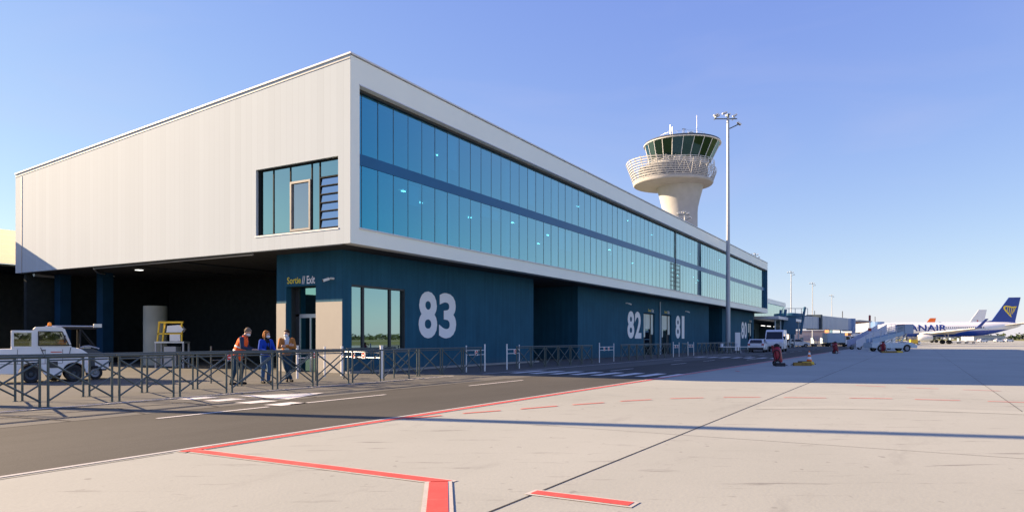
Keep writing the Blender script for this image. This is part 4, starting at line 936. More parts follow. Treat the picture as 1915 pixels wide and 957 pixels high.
# tow tractor by the barriers (local +X forward)
def tow_tractor(label, loc, rz):
    t = thing('tow_tractor', label, 'tractor', loc, rz); t.scale = (.90,.95,1.0)
    w = 1.42; r = .30
    pf = [(-1.35,.34),(-1.35,1.14),(-.42,1.16),(-.42,1.20),(1.36,1.20),(1.62,1.14),(1.86,.98),(1.90,.30)] + arch(1.38,.40,.30)[::-1] + [(.95,.24),(.5,.24)] + arch(0,.40,.30)[::-1]
    body, hw = car_shape(pf, 1.2, w, 0, M_white, t, bev=.03)
    # rear cab section
    b = MB(); k = .05
    for s in (-1,1):
        y0, y1 = sorted((s*(w/2-k), s*w/2))
        b.box(-.60,-.52,y0,y1,1.165,1.78); b.box(.02,.10,y0,y1,1.2,1.78); b.box(-.52,.02,y0,y1,1.70,1.78); b.box(-.52,.02,y0,y1,1.165,1.24)
    b.box(-.60,.10,-w/2+k,w/2-k,1.72,1.78); b.box(-.60,-.55,-w/2+k,w/2-k,1.165,1.24); rc = b.build('rear_cabin', M_white, t, bevel=.01)
    for s in (-1,1): MB().box(-.52,.02,s*(w/2-.03)-.004,s*(w/2-.03)+.004,1.24,1.70).build('cabin_window', M_wglass, rc)
    # main cab: door frames with sloping windscreen pillar
    b = MB()
    for s in (-1,1):
        y0, y1 = sorted((s*(w/2-k), s*w/2+.012))
        def pr(p): b.prism([(x_,y0,z_) for x_,z_ in p], (0,y1-y0,0))
        pr([(.10,1.2),(.22,1.2),(.22,1.84),(.10,1.84)]); pr([(.22,1.20),(1.30,1.20),(1.29,1.26),(.22,1.26)]); pr([(.22,1.76),(1.00,1.76),(1.04,1.84),(.22,1.84)])
        pr([(1.00,1.76),(1.22,1.30),(1.29,1.30),(1.08,1.84),(1.04,1.84)])
    pts = [(.10,1.84),(1.06,1.84),(.98,1.90),(.60,1.92),(.16,1.90)]
    b.prism([(x_,-w/2-.01,z_) for x_,z_ in pts], (0,w+.02,0)); cb = b.build('cab', M_white, t)
    for s in (-1,1): MB().poly([(x_, s*(w/2-.02), z_) for x_,z_ in ((.22,1.26),(1.24,1.26),(1.0,1.76),(.22,1.76))]).build('door_window', M_wglass, cb)
    for s in (-1,1):
        b = MB()
        y0 = s*(w/2+.016); P_ = [(.24,1.27),(1.21,1.27),(.985,1.745),(.24,1.745)]
        for a, c_ in zip(P_, P_[1:]+P_[:1]): b.strut((a[0],y0,a[1]),(c_[0],y0,c_[1]),.02,.03)
        P_ = [(.30,1.20),(.42,.92),(1.22,.92),(1.27,1.20)]
        for a, c_ in zip(P_, P_[1:]): b.strut((a[0],y0-s*.006,a[1]),(c_[0],y0-s*.006,c_[1]),.012,.02)
        b.build('window_seal', M_rub, cb)
    MB().quad((1.265,-w/2+.06,1.27),(1.265,w/2-.06,1.27),(1.05,w/2-.06,1.80),(1.05,-w/2+.06,1.80)).build('windscreen', M_wglass, cb)
    b = MB(); b.box(.28,.62,-.28,.28,1.18,1.30); b.box(.26,.38,-.28,.28,1.30,1.74); b.build('seat', M_rub, cb, bevel=.03)
    b = MB(); b.bar((.98,-.3,1.28),(.88,-.3,1.46),.02); b.build('steering_column', M_rub, cb)
    b = MB(); b.strut((.9,-w/2+.18,1.36),(1.16,-w/2+.18,1.40),.16,.17); b.box(.95,1.08,-w/2+.1,-w/2+.24,1.19,1.3); b.build('orange_vest_on_dash', M_vest, cb, bevel=.04)
    b = MB(); b.box(.55,.70,-.07,.07,1.915,1.94); b.build('beacon_base', M_rub, cb); MB().lathe([(.065,0),(.07,.05),(.055,.12),(.0,.135)],14,(.625,0,1.94),cap=False).build('beacon', M_amber, cb, True)
    b = MB(); b.box(-.1,.18,-w/2-.012,-w/2-.002,.62,.70); b.box(1.895,1.915,-.5,.5,.45,.85); b.build('grille', M_rub, body)
    b = MB(); b.box(.55,.85,-w/2-.012,-w/2-.001,.50,.72); b.build('side_vent', M_dark, body)
    for s in (-1,1): b = MB(); b.box(1.87,1.91,s*.55-.09,s*.55+.09,.76,.92); b.build('headlight', mat('lamp_glass', (.7,.72,.75), .1), body)
    b = MB(); b.box(-1.38,-1.34,-.6,.6,.45,.95); b.bar((-1.38,0,.4),(-1.6,0,.4),.05); b.build('hitch', M_rub, body)
    for s in (-1,1):
        b = MB(); b.box(1.05,1.09,s*(w/2+.13)-.09,s*(w/2+.13)+.09,1.36,1.62); b.strut((1.1,s*w/2,1.5),(1.07,s*(w/2+.05),1.5),.03,.03); b.build('wing_mirror', M_rub, cb)
        MB().box(.32,.46,s*(w/2+.006)-.012,s*(w/2+.006)+.012,1.09,1.12).build('door_handle', M_rub, cb)
        MB().box(-1.352,-1.34,s*.55-.07,s*.55+.07,.75,.95).build('tail_light', M_red, body)
    for s in (-1,1):
        y0 = s*(w/2+.004)
        for x_ in (-.42,.44,1.0): MB().box(x_,x_+.014,y0-.003,y0+.003,.66,1.14).build('panel_seam', M_dark, body)
        MB().box(-1.2,1.0,y0-.003,y0+.003,.645,.658).build('panel_seam', M_dark, body)
        MB().box(.62,.98,y0-.004,y0+.004,1.03,1.06).build('red_stripe', M_red, body)
        MB().box(-1.25,-.75,y0-.004,y0+.004,.86,.98).build('side_hatch', M_grey, body)
    for x_ in (0,1.38):
        for s in (-1,1): wheel(t, x_, s*(w/2-.10), r, .24, mat('steel_wheel', (.05,.06,.07), .5, .3))
    return t
tow_tractor('white airport tow tractor with an orange beacon parked behind the barriers at left', at(56,24.3)+(0,), R(-24))
# second tractor, open, with a black cage, behind
t = thing('belt_loader', 'dark roofed open loader with white bonnet parked just behind the white tow tractor', 'loader', at(137,25.9)+(0,), R(-24)); t.scale = (.85,.9,.93)
b = MB(); b.prism([(-1.2,-.6,.35),(1.2,-.6,.35),(1.25,-.6,.95),(.7,-.6,1.22),(.1,-.6,1.25),(-.1,-.6,.8),(-1.2,-.6,.8)],(0,1.2,0)); b.build('body', mat('dark_loader_paint', (.07,.08,.09), .5), t, bevel=.03)
b = MB(); b.box(.72,1.262,-.615,.615,.40,.93); b.build('front_panel', M_white, t, bevel=.02)
b = MB()
for x_ in (-1.05,.2):
    for y_ in (-.55,.55): b.strut((x_,y_,.8),(x_,y_,2.0),.06,.06)
b.box(-1.1,.85,-.62,.62,2.0,2.05); b.strut((.2,-.55,2.02),(.8,-.5,1.25),.05,.05); b.strut((.2,.55,2.02),(.8,.5,1.25),.05,.05); b.build('roof_cage', M_rub, t)
b = MB(); b.bar((-1.0,-.58,2.10),(1.0,-.58,2.10),.022); b.bar((-1.0,.58,2.10),(1.0,.58,2.10),.022); b.box(.7,1.0,-.62,-.35,2.06,2.20); b.build('roof_rail', M_steel, t)
MB().quad((.22,-.5,1.3),(.22,.5,1.3),(.22,.5,1.98),(.22,-.5,1.98)).build('windscreen', M_dglass, t)
b = MB(); b.box(-.7,-.25,-.35,.35,.8,.95); b.box(-.8,-.68,-.35,.35,.95,1.45); b.build('seat', M_rub, t, bevel=.03)
b = MB(); b.tube([(.2,-.62,1.27),(.5,-.62,1.33),(.9,-.62,1.22)],.03); b.box(.35,.6,-.5,.4,1.24,1.34); b.build('hoses', M_steel, t)
for x_ in (-.75,.75):
    for s in (-1,1): wheel(t, x_, s*.55, .28, .2)

# stair truck (local +X forward = travel direction, stairs climb towards +X)
def stair_truck(label, loc, rz, top=3.1, group=None):
    t = thing('stair_truck', label, 'stair truck', loc, rz, group)
    b = MB(); b.prism([(x_,-.95,z_) for x_,z_ in [(-2.7,.45),(-2.7,1.0),(1.3,1.0),(1.5,1.12),(2.0,1.08),(2.55,.78),(2.7,.7),(2.7,.4)]+arch(1.5,.46,.40)[::-1]+arch(-1.6,.46,.40)[::-1]],(0,1.9,0)); ch = b.build('chassis', mat('pale_truck_paint', (.55,.62,.66), .4, 0, .08), t, bevel=.02)
    b = MB(); b.quad((1.52,-.80,1.14),(1.52,.80,1.14),(1.98,.80,1.09),(1.98,-.80,1.09)); b.build('windscreen', M_dglass, ch)
    for s in (-1,1): b = MB(); b.box(2.55,2.72,s*.7-.15,s*.7+.15,.55,.70); b.build('headlight', mat('lamp_glass', (.7,.72,.75), .1), ch)
    for x_ in (1.5,-1.6):
        for s in (-1,1): wheel(t, x_, s*.82, .40, .26)
    st = MB(); x0, x1, z0 = -2.5, 1.3, .95
    for s in (-1,1): st.prism([(x0,s*.72-.03,z0),(x0+.35,s*.72-.03,z0),(x1,s*.72-.03,top-1.15),(x1,s*.72-.03,top-.75),(x0,s*.72-.03,z0+.5)],(0,.06,0))
    n_ = 11
    for i in range(n_):
        q = (i+.5)/n_; st.box(x0+.25+(x1-x0-.3)*q-.16,x0+.25+(x1-x0-.3)*q+.16,-.69,.69,z0+.1+(top-1.15-z0)*q-.03,z0+.1+(top-1.15-z0)*q+.03)
    st.build('staircase', M_lblue, t)
    b = MB()
    for s in (-1,1):
        b.bar((x0,s*.74,z0+1.2),(x1,s*.74,top-.1),.03); b.bar((x0,s*.74,z0+.8),(x1,s*.74,top-.5),.02)
        for q in (0,.25,.5,.75,1): b.bar((x0+(x1-x0)*q,s*.74,z0+(top-1.15-z0)*q+.1),(x0+(x1-x0)*q,s*.74,z0+1.2+(top-1.3-z0)*q+.1),.022)
    b.build('handrail', M_steel, t)
    b = MB(); b.box(1.28,2.3,-.85,.85,top-1.05,top-.92); b.box(1.28,2.3,-.85,-.80,top-.92,top); b.box(1.28,2.3,.80,.85,top-.92,top); b.box(1.28,2.3,-.85,.85,top+.004,top+.05); b.build('platform_box', M_jb, t)
    b = MB(); b.strut((-.3,-.5,1.0),(1.5,-.5,top-1.05),.10,.10); b.strut((-.3,.5,1.0),(1.5,.5,top-1.05),.10,.10); b.strut((1.2,0,1.0),(2.0,0,top-1.05),.12,.12); b.build('lift_strut', M_steel, t)
    return t
x, y = at(1664,83)
st0 = stair_truck('low stair truck with two visible wheels parked on the apron before the airliner', (x,y,0), R(-60+2), 3.15)
# tall passenger stairs
def passenger_stairs(label, loc, rz, H_=4.6):
    t = thing('passenger_stairs', label, 'stairs', loc, rz)
    st = MB(); L = 4.6
    for s in (-1,1): st.prism([(0,s*.95-.04,.35),(.5,s*.95-.04,.30),(L,s*.95-.04,H_-1.6),(L,s*.95-.04,H_-.55),(0,s*.95-.04,1.25)],(0,.08,0))
    for i in range(16):
        q = (i+.5)/16; st.box(.25+(L-.25)*q-.16,.25+(L-.25)*q+.16,-.9,.9,.4+(H_-1.9)*q-.03,.4+(H_-1.9)*q+.03)
    st.build('staircase', mat('pale_lilac_steel', (.52,.54,.62), .45, .1, .06), t)
    b = MB(); b.box(L,L+1.3,-1.0,1.0,H_-1.62,H_-1.5)
    for y_ in (-.98,.98): b.bar((L,y_,H_-.5),(L+1.3,y_,H_-.5),.03); b.bar((L+1.3,y_,H_-1.5),(L+1.3,y_,H_-.5),.03); b.bar((L+.65,y_,H_-1.5),(L+.65,y_,H_-.5),.025)
    b.build('landing', M_steel, t)
    b = MB()
    for y_ in (-.8,.8): b.strut((L+.9,y_,.4),(L+.9,y_,H_-1.62),.12,.12); b.strut((1.2,y_,.5),(L+.7,y_,H_-1.65),.10,.10); b.strut((-.2,y_,.4),(L+1.2,y_,.4),.12,.16)
    b.strut((L+.3,-.8,H_-1.7),(L+.9,.8,1.0),.07,.07); b.build('undercarriage', M_grey, t)
    for x_ in (.6,L+.4):
        for s in (-1,1): wheel(t, x_, s*.85, .32, .22)
    return t
x, y = at(1592,97)
passenger_stairs('tall pale passenger stairs on wheels standing left of the signal pole', (x,y,0), R(-60+8), 4.0)
x, y = at(1660,165)
passenger_stairs('passenger stairs docked at the nose of the blue tailed airliner', (x-2,y+2,0), R(-55), 4.4)

# signal pole
x, y = at(1626,83)
t = thing('signal_pole', 'thin white signal pole standing left of the stair truck', 'pole', (x,y,0), R(-60))
b = MB(); b.bar((0,0,0),(0,0,4.3),.05,8); b.bar((0,0,0),(0,0,.1),.18,10); b.build('pole', M_white, t); b = MB(); b.box(-.10,.10,-.06,.06,3.6,4.25); b.box(-.18,.18,-.05,.05,2.4,2.75); b.build('signal_head', M_dred, t)

# apron fire extinguishers, chocks, cones
def extinguisher(label, loc, rz, sc=1, group=None):
    t = thing('wheeled_extinguisher', label, 'extinguisher', loc, rz, group, sc)
    b = MB(); b.lathe([(.0,.16),(.17,.18),(.19,.26),(.19,.78),(.15,.90),(.06,.96)],18,cap=False)
    M = Matrix.Translation((.05,0,0)) @ Matrix.Rotation(R(-8),4,'Y'); b.v = [tuple(M @ Vector(p)) for p in b.v]; b.build('cylinder', M_dred, t, True)
    b = MB(); b.bar((-.08,0,.93),(-.08,0,1.05),.05,10); b.ball((-.08,0,1.02),.11,.11,.09); b.box(-.2,.05,-.07,.07,.96,1.06); b.build('valve_head', M_rub, t)
    b = MB(); pts = [(-.12+.16*math.cos(a),-.05+.0*a,.55+.25*math.sin(a)) for a in [i*.5 for i in range(-3,10)]]; b.tube([(p[0],-.24,p[2]) for p in pts],.022,6); b.build('hose', M_rub, t)
    b = MB(); b.strut((-.12,-.17,.1),(-.28,-.17,1.0),.035,.035); b.strut((-.12,.17,.1),(-.28,.17,1.0),.035,.035); b.strut((-.28,-.17,1.0),(-.28,.17,1.0),.035,.035); b.box(-.15,.3,-.2,.2,.10,.14); b.build('trolley_frame', M_dred, t)
    for s in (-1,1): wheel(t, -.08, s*.26, .15, .07)
    return t
x, y = at(1455,38.5)
e0 = extinguisher('large dark red wheeled fire extinguisher with a black valve head, nearest on the apron', (x,y,0), R(-70), 1.12)
x, y = at(1563,70); copy_tree(e0, (x,y,0), R(-60), 'dark red wheeled fire extinguisher farther out, right of the traffic cone')
x, y = at(1652,76); copy_tree(e0, (x,y,0), R(-40), 'dark red wheeled fire extinguisher standing in front of the stair truck')
def chock(label, loc, rz, m=M_ylw, L=.9):
    t = thing('wheel_chock', label, 'chock', loc, rz)
    b = MB(); b.prism([(0,-.10,0),(0,.10,0),(0,.07,.16),(0,-.03,.19),(0,-.09,.05)],(L,0,0)); b.build('block', m, t, bevel=.01)
    b = MB(); b.bar((-.02,0,.08),(-.14,0,.05),.018); b.bar((L+.02,0,.08),(L+.14,0,.05),.018); b.build('rope_handle', M_rub, t)
    return t
g0 = [(1483,38.8,-58,M_brn,1.0,'long dirty brown rubber chock beside the nearest fire extinguisher'),(1500,39.8,-50,M_ylw,.7,'yellow wheel chock between the extinguisher and the traffic cone'),(1492,41.0,-62,M_rub,.75,'black wheel chock behind the yellow chock'),
      (1450,38.0,-60,M_rub,.5,'black wheel chock at the foot of the nearest fire extinguisher'),(1648,74.5,-62,M_brn,1.6,'dirty brown chock on the apron in front of the stair truck'),(1672,75,-58,M_ylw,.9,'yellow chock lying right of the brown one before the stair truck')]
for u, f, rz, m, L, lb in g0:
    x, y = at(u, f); chock(lb, (x,y,.013), R(rz), m, L)
x, y = at(1513,43.8)
t = thing('traffic_cone', 'orange traffic cone with two white bands beside the yellow chock', 'cone', (x,y,.013))
b = MB(); b.box(-.21,.21,-.21,.21,0,.04); b.lathe([(.17,.04),(.135,.22)],20,cap=False); b.lathe([(.105,.36),(.078,.50)],20,cap=False); b.lathe([(.05,.63),(.035,.74),(.0,.745)],20,cap=False); b.build('cone_body', M_orange, t)
for z0, z1, r0_, r1_ in ((.22,.36,.135,.105),(.50,.63,.078,.05)): MB().lathe([(r0_,z0),(r1_,z1)],20,cap=False).build('white_band', M_sgn, t)

# bench with tubs at the mast, panel behind
x, y = at(1372,70)
t = thing('long_table', 'long white topped table on metal legs at the foot of the nearest mast', 'table', (x,y,0), R(-57))
b = MB(); b.box(-1.5,1.5,-.4,.4,.66,.72); b.build('table_top', M_white, t, bevel=.01)
for sx__ in (-1.35,-.45,.45,1.35): 
    b = MB(); b.box(sx__-.03,sx__+.03,-.35,-.29,0,.66); b.box(sx__-.03,sx__+.03,.29,.35,0,.66); b.strut((sx__,-.32,.3),(sx__,.32,.3),.04,.04); b.build('leg', M_galv, t)
x, y = at(1375,73)
t = thing('standing_panel', 'tall white display panel standing behind the long table', 'panel', (x+1,y,0), R(-55))
b = MB(); b.box(-.28,.28,-.03,.03,.25,2.15); b.build('board', M_white, t, bevel=.01); b = MB(); b.box(-.3,-.2,-.25,.25,0,.25); b.box(.2,.3,-.25,.25,0,.25); b.build('foot', M_grey, t)
for u, lb, m in ((1378,'white plastic tub on the right half of the long table',M_sgn),(1349,'small white tub on the left end of the long table',M_sgn)):
    x, y = at(u,70); b = MB(); b.lathe([(.14,0),(.17,.30),(.18,.31),(.15,.30),(.12,.03),(.0,.03)],16,cap=False); o = b.build('tub', m, None, True); o.location = (x,y,.72); tag(o, lb, 'tub')

# baggage carts and service vehicles in the background
def baggage_cart(label, loc, rz, group):
    t = thing('baggage_cart', label, 'cart', loc, rz, group)
    b = MB(); b.box(-1.4,1.4,-.75,.75,.45,.58); b.build('deck', M_grey, t)
    b = MB()
    for x_ in (-1.35,1.35):
        for y_ in (-.72,.72): b.box(x_-.03,x_+.03,y_-.03,y_+.03,.58,1.7)
    b.box(-1.4,1.4,-.77,.77,1.7,1.76); b.box(-1.38,-1.34,-.7,.7,.6,1.7); b.build('cage', M_lblue, t)
    b = MB(); b.bar((1.4,0,.45),(2.1,0,.3),.04); b.build('tow_bar', M_rub, t)
    for x_ in (-.95,.95):
        for s in (-1,1): wheel(t, x_, s*.65, .22, .16)
    return t
bc0 = None
for u, f, rz, lb in ((1512,135,-60,'pale baggage cart right of the half hidden white car'),(1532,138,-60,'pale baggage cart, middle one of the row under the jet bridge'),(1549,142,-60,'pale baggage cart next to the pale blue box truck'),(1785,225,-75,'baggage cart under the rear fuselage of the airliner, left one'),(1800,228,-75,'baggage cart under the rear fuselage of the airliner, middle one'),(1814,232,-75,'baggage cart under the rear fuselage of the airliner, right one')):
    if bc0 is None: bc0 = baggage_cart(lb, at(u,f)+(0,), R(rz), 'baggage carts on the apron')
    else: copy_tree(bc0, at(u,f)+(0,), R(rz), lb)
for u, f, rz, lb in ((155,47,-60,'baggage cart in the dark between the two columns'),):
    copy_tree(bc0, at(u,f)+(0,), R(rz), lb)
def box_truck(label, loc, rz, m):
    t = thing('box_truck', label, 'truck', loc, rz)
    MB().box(-2.4,.9,-1.05,1.05,.75,2.6).build('cargo_box', m, t, bevel=.03)
    b = MB(); b.prism([(x_,-1.0,z_) for x_,z_ in [(1.0,.45),(1.0,2.1),(1.7,2.05),(2.2,1.3),(2.4,1.2),(2.4,.45)]],(0,2.0,0)); cb = b.build('cab', M_white, t, bevel=.03)
    MB().quad((2.20,-.85,1.34),(2.20,.85,1.34),(1.74,.85,2.0),(1.74,-.85,2.0)).build('windscreen', M_dglass, cb)
    for s in (-1,1): MB().poly([(1.1,s*1.008,1.3),(2.05,s*1.008,1.3),(1.65,s*1.008,1.95),(1.1,s*1.008,1.95)]).build('side_window', M_dglass, cb)
    MB().box(-2.4,2.3,-.9,.9,.4,.7).build('chassis', M_rub, t)
    for x_ in (-1.5,1.6):
        for s in (-1,1): wheel(t, x_, s*.85, .40, .26)
    return t
x, y = at(1566,132); box_truck('pale blue box truck under the jet bridge', (x,y,0), R(-60), M_lblue)
x, y = at(1711,176); o_ = box_truck('small yellow service truck under the airliner wing', (x,y,0), R(-70), M_ylw); o_.scale = (.5,.5,.5)
x, y = at(1605,150); box_truck('white service truck behind the tall passenger stairs', (x,y,0), R(110), M_white)
x, y = at(1641,118); box_truck('white box truck behind the signal pole', (x,y,0), R(120), M_white)

# ------------------------------------------------------------------ airliners
def fus_mat(name, white, belly, zc):
    m = bpy.data.materials.new(name); n, l = nt(m)
    p = n.new('ShaderNodeBsdfPrincipled'); p.inputs['Roughness'].default_value = .3; p.inputs['Coat Weight'].default_value = .3
    tc = n.new('ShaderNodeTexCoord'); sx = n.new('ShaderNodeSeparateXYZ'); l.new(tc.outputs['Object'], sx.inputs[0])
    # belly line rises gently towards the tail
    ma = n.new('ShaderNodeMath'); ma.operation = 'MULTIPLY_ADD'; ma.inputs[1].default_value = .045; l.new(sx.outputs['X'], ma.inputs[0]); l.new(sx.outputs['Z'], ma.inputs[2])
    gt = n.new('ShaderNodeMath'); gt.operation = 'GREATER_THAN'; gt.inputs[1].default_value = zc; l.new(ma.outputs[0], gt.inputs[0])
    mx = n.new('ShaderNodeMix'); mx.data_type = 'RGBA'; mx.inputs['A'].default_value = (*belly,1); mx.inputs['B'].default_value = (*white,1)
    l.new(gt.outputs[0], mx.inputs['Factor']); l.new(mx.outputs['Result'], p.inputs['Base Color']); out(n, l, p.outputs[0]); return m
M_fus = fus_mat('airliner_white_blue_paint', (.80,.80,.80), (.012,.06,.36), 3.25)
def loft_y(b, secs, n_=20):
    """elliptic sections along -s (aft): (s, zc, rx, rz); nose at s = 0, forward is +X"""
    vs = []
    for s, zc, rx, rz_ in secs:
        for i in range(n_):
            t = 2*math.pi*i/n_; vs.append((-s, rx*math.cos(t), zc + rz_*math.sin(t)))
    fs = []
    for k in range(len(secs)-1):
        for i in range(n_): j = (i+1) % n_; fs.append((k*n_+i,k*n_+j,(k+1)*n_+j,(k+1)*n_+i))
    fs.append(tuple(range(n_))); o = (len(secs)-1)*n_; fs.append(tuple(range(o,o+n_))[::-1]); b.add(vs, fs)
def airliner(label, gear, rz, sc, fusm, finm, full=True, tail_logo=None):
    """forward +X, origin on the ground under the main gear (nose 19.6 m ahead)"""
    t = thing('airliner', label, 'airplane', (gear[0],gear[1],.012), rz, None, sc); N = 19.6
    S = lambda s: N - (s if s < 21 else 21 + (s-21)*.93)
    b = MB(); loft_y(b, [(0,3.0,.05,.05),(.5,3.1,.55,.6),(1.5,3.35,1.05,1.15),(3,3.65,1.5,1.6),(5,3.85,1.85,1.85),(7,3.9,1.88,1.95),(26,3.9,1.88,1.95),(29,4.05,1.75,1.80),(32,4.35,1.4,1.5),(35,4.75,.95,1.05),(37.5,5.0,.5,.6),(38.3,5.05,.2,.3)],28)
    b.v = [(S(-p[0]),p[1],p[2]) for p in b.v]; fu = b.build('fuselage', fusm, t, True)
    fin = [(S(28.2),5.80),(S(31.2),6.25),(S(35.4),12.3),(S(38.3),12.3),(S(37.0),6.05),(S(37.0),5.2),(S(33),5.3),(S(29),5.6)]
    b = MB(); b.prism([(x_,-.14,z_) for x_,z_ in fin],(0,.28,0)); fn = b.build('tail_fin', finm, t, bevel=.03)
    if tail_logo: tail_logo(fn, S)
    for s in (-1,1):
        b = MB(); v = [(S(33.8),s*.6,4.9),(S(37.6),s*.4,4.95),(S(39.3),s*7.1,5.65),(S(38.0),s*7.1,5.65)]
        b.prism(v, (0,0,.16)); b.build('tailplane', M_grey, t)
    if not full: return t
    for s in (-1,1):
        b = MB(); up = lambda p, d: (p[0],p[1],p[2]+d)
        root_le, root_te, k_te, tip_le, tip_te = (S(12.6),s*1.5,2.75),(S(21.3),s*1.5,2.65),(S(20.6),s*6.0,3.0),(S(21.0),s*16.6,4.0),(S(22.6),s*16.6,4.0)
        vs = [root_le,root_te,k_te,tip_te,tip_le]; th = [.55,.15,.14,.06,.12]
        lo = [up(p,-q*.5) for p,q in zip(vs,th)]; hi = [up(p,q*.5) for p,q in zip(vs,th)]
        b.add(lo+hi, [(4,3,2,1,0),(5,6,7,8,9)]+[(i,(i+1)%5,5+(i+1)%5,5+i) for i in range(5)]); w = b.build('wing', mat('wing_grey', (.50,.50,.50), .4, .1, .05, .3), t)
        b = MB(); b.add([(S(21.0),s*16.6,3.94),(S(22.6),s*16.6,3.97),(S(22.4),s*17.0,4.35),(S(21.4),s*17.0,4.30),(S(23.9),s*17.5,6.3),(S(23.2),s*17.5,6.3),(S(21.0),s*16.6,4.06),(S(22.6),s*16.6,4.03),(S(22.4),s*16.9,4.40),(S(21.4),s*16.9,4.35),(S(23.9),s*17.42,6.3),(S(23.2),s*17.42,6.3)],
              [(0,1,2,3),(3,2,4,5),(6,9,8,7),(9,11,10,8),(0,3,9,6),(3,5,11,9),(1,7,8,2),(2,8,10,4),(4,10,11,5)]); b.build('winglet', M_blupaint if finm is M_blupaint else finm, w)
        b = MB(); b.lathe([(.75,-.0),(.92,.25),(1.02,1.2),(.98,2.4),(.72,3.6)],24,cap=False)
        b.v = [(S(11.4)-p[2], s*4.85+p[0], 1.55+p[1]*.95) for p in b.v]; en = b.build('engine', mat('engine_white', (.72,.72,.70), .35, 0, .05), t, True)
        b = MB(); b.lathe([(.72,3.55),(.55,3.9),(.40,4.3)],20,cap=False); b.v = [(S(11.4)-p[2], s*4.85+p[0], 1.55+p[1]*.95) for p in b.v]; b.build('exhaust', M_galv, en, True)
        b = MB(); b.lathe([(.76,.02),(.01,.35)],20,cap=False); b.v = [(S(11.4)-p[2], s*4.85+p[0], 1.55+p[1]*.95) for p in b.v]; b.build('fan', M_dark, en, True)
        b = MB(); b.prism([(S(12.2),s*4.85-.12,2.45),(S(15.6),s*4.85-.12,2.3),(S(17),s*4.85-.12,2.85),(S(13.5),s*4.85-.12,2.95)],(0,.24,0)); b.build('pylon', M_grey, en)
        b = MB(); b.bar((0,s*2.6,.5),(.1,s*2.3,2.6),.13,10); b.strut((0,s*2.6,.6),(.9,s*2.0,2.5),.10,.10); g_ = b.build('landing_gear_leg', M_steel, t)
        for q in (-.42,.42):
            b = MB(); b.lathe([(.2,-.18),(.50,-.18),(.56,-.09),(.56,.09),(.50,.18),(.2,.18)],20); b.v = [(p[0],p[2]+s*2.6+q,p[1]+.56) for p in b.v]; b.build('wheel', M_rub, g_, True)
    b = MB(); b.bar((15.6,0,.4),(15.6,0,2.4),.10,8); b.build('nose_gear_leg', M_steel, t)
    for q in (-.22,.22):
        b = MB(); b.lathe([(.1,-.1),(.34,-.1),(.34,.1),(.1,.1)],16); b.v = [(15.6+p[0],p[2]+q,p[1]+.345) for p in b.v]; b.build('nose_wheel', M_rub, t, True)
    # cabin windows, doors on both sides, following the skin
    def skin(x_, z_, s, o=.012): 
        q = max(-1,min(1,(z_-3.9)/1.95)); return (x_, s*(1.88*math.sqrt(max(0,1-q*q))+o), z_)
    for s in (-1,1):
        b = MB()
        for i in range(42):
            x_ = S(7.2+.52*i)
            if 13.6 < 7.2+.52*i < 14.0: continue
            b.add([skin(x_-.11,4.22,s),skin(x_+.11,4.22,s),skin(x_+.11,4.55,s),skin(x_-.11,4.55,s)],[(0,1,2,3)])
        w = b.build('cabin_windows', M_dglass, t); 
        for x_, h in ((S(5.9),1.0),(S(29.3),.95)):
            b = MB()
            for a in (-h/2*.85,h/2*.85): b.add([skin(x_+a-.02,3.2,s,.01),skin(x_+a+.02,3.2,s,.01),skin(x_+a+.02,4.2,s,.01),skin(x_+a-.02,4.2,s,.01)],[(0,1,2,3)])
            b.build('door_outline', M_grey, t)
    b = MB()
    for s in (-1,1): b.add([(S(1.9),s*.55,4.32),(S(2.9),s*1.25,4.42),(S(3.1),s*1.15,4.85),(S(2.35),s*.5,4.75)],[(0,1,2,3)])
    b.build('cockpit_windows', M_dglass, t)
    return t
def harp_logo(fn, S):
    """yellow harp emblem on both sides of the fin"""
    for s in (1,-1):
        b = MB(); o = s*.152
        P = lambda a, z: (S(a), o, z)
        outer = [(34.15,10.0),(34.0,9.75),(34.05,9.3),(34.3,8.9),(34.8,8.3),(35.5,7.5),(36.0,7.0)]
        inner = [(34.55,9.75),(34.45,9.5),(34.55,9.2),(34.8,8.85),(35.2,8.3),(35.7,7.7),(36.0,7.45)]
        for i in range(6): b.quad(P(*outer[i]),P(*outer[i+1]),P(*inner[i+1]),P(*inner[i]))
        top = [(34.15,10.0),(34.7,10.15),(35.4,10.05),(36.2,9.85),(37.3,9.95)]; bot = [(34.55,9.75),(34.8,9.85),(35.4,9.72),(36.2,9.5),(37.2,9.6)]
        for i in range(4): b.quad(P(*top[i]),P(*top[i+1]),P(*bot[i+1]),P(*bot[i]))
        for x0_, z1_, x1_, z0_ in ((35.1,9.75,34.95,8.65),(35.6,9.68,35.4,8.1),(36.1,9.52,35.8,7.6),(36.6,9.5,36.2,7.9),(37.0,9.55,36.55,8.4)):
            b.quad(P(x0_-.09,z1_),P(x0_+.09,z1_),P(x1_+.09,z0_),P(x1_-.09,z0_))
        b.build('harp_emblem', mat('harp_yellow', (.90,.66,.03), .4, 0, .02), fn)
gx_, gy_ = at(1768,199)
AP = airliner('white airliner with deep blue belly and blue tail carrying a yellow harp', (gx_,gy_), R(90+15), 1.05, M_fus, M_blupaint, True, harp_logo)
b = MB()
def on_skin(p):
    q = max(-1,min(1,(p.z-3.9)/1.95)); return Vector((p.x, 1.88*math.sqrt(max(0,1-q*q))+.02, p.z))
text_mb(b, 'RYANAIR', (12.6,2.0,3.45), (-1,0,0), 12.3, 1.75, .02, 1.05, proj=on_skin, cuts=10); b.build('airline_lettering', mat('lettering_blue', (.01,.035,.22), .4), AP)
M_w2 = fus_mat('plain_white_airliner_paint', (.80,.80,.80), (.75,.76,.78), 2.0)
x, y = at(1828,262)
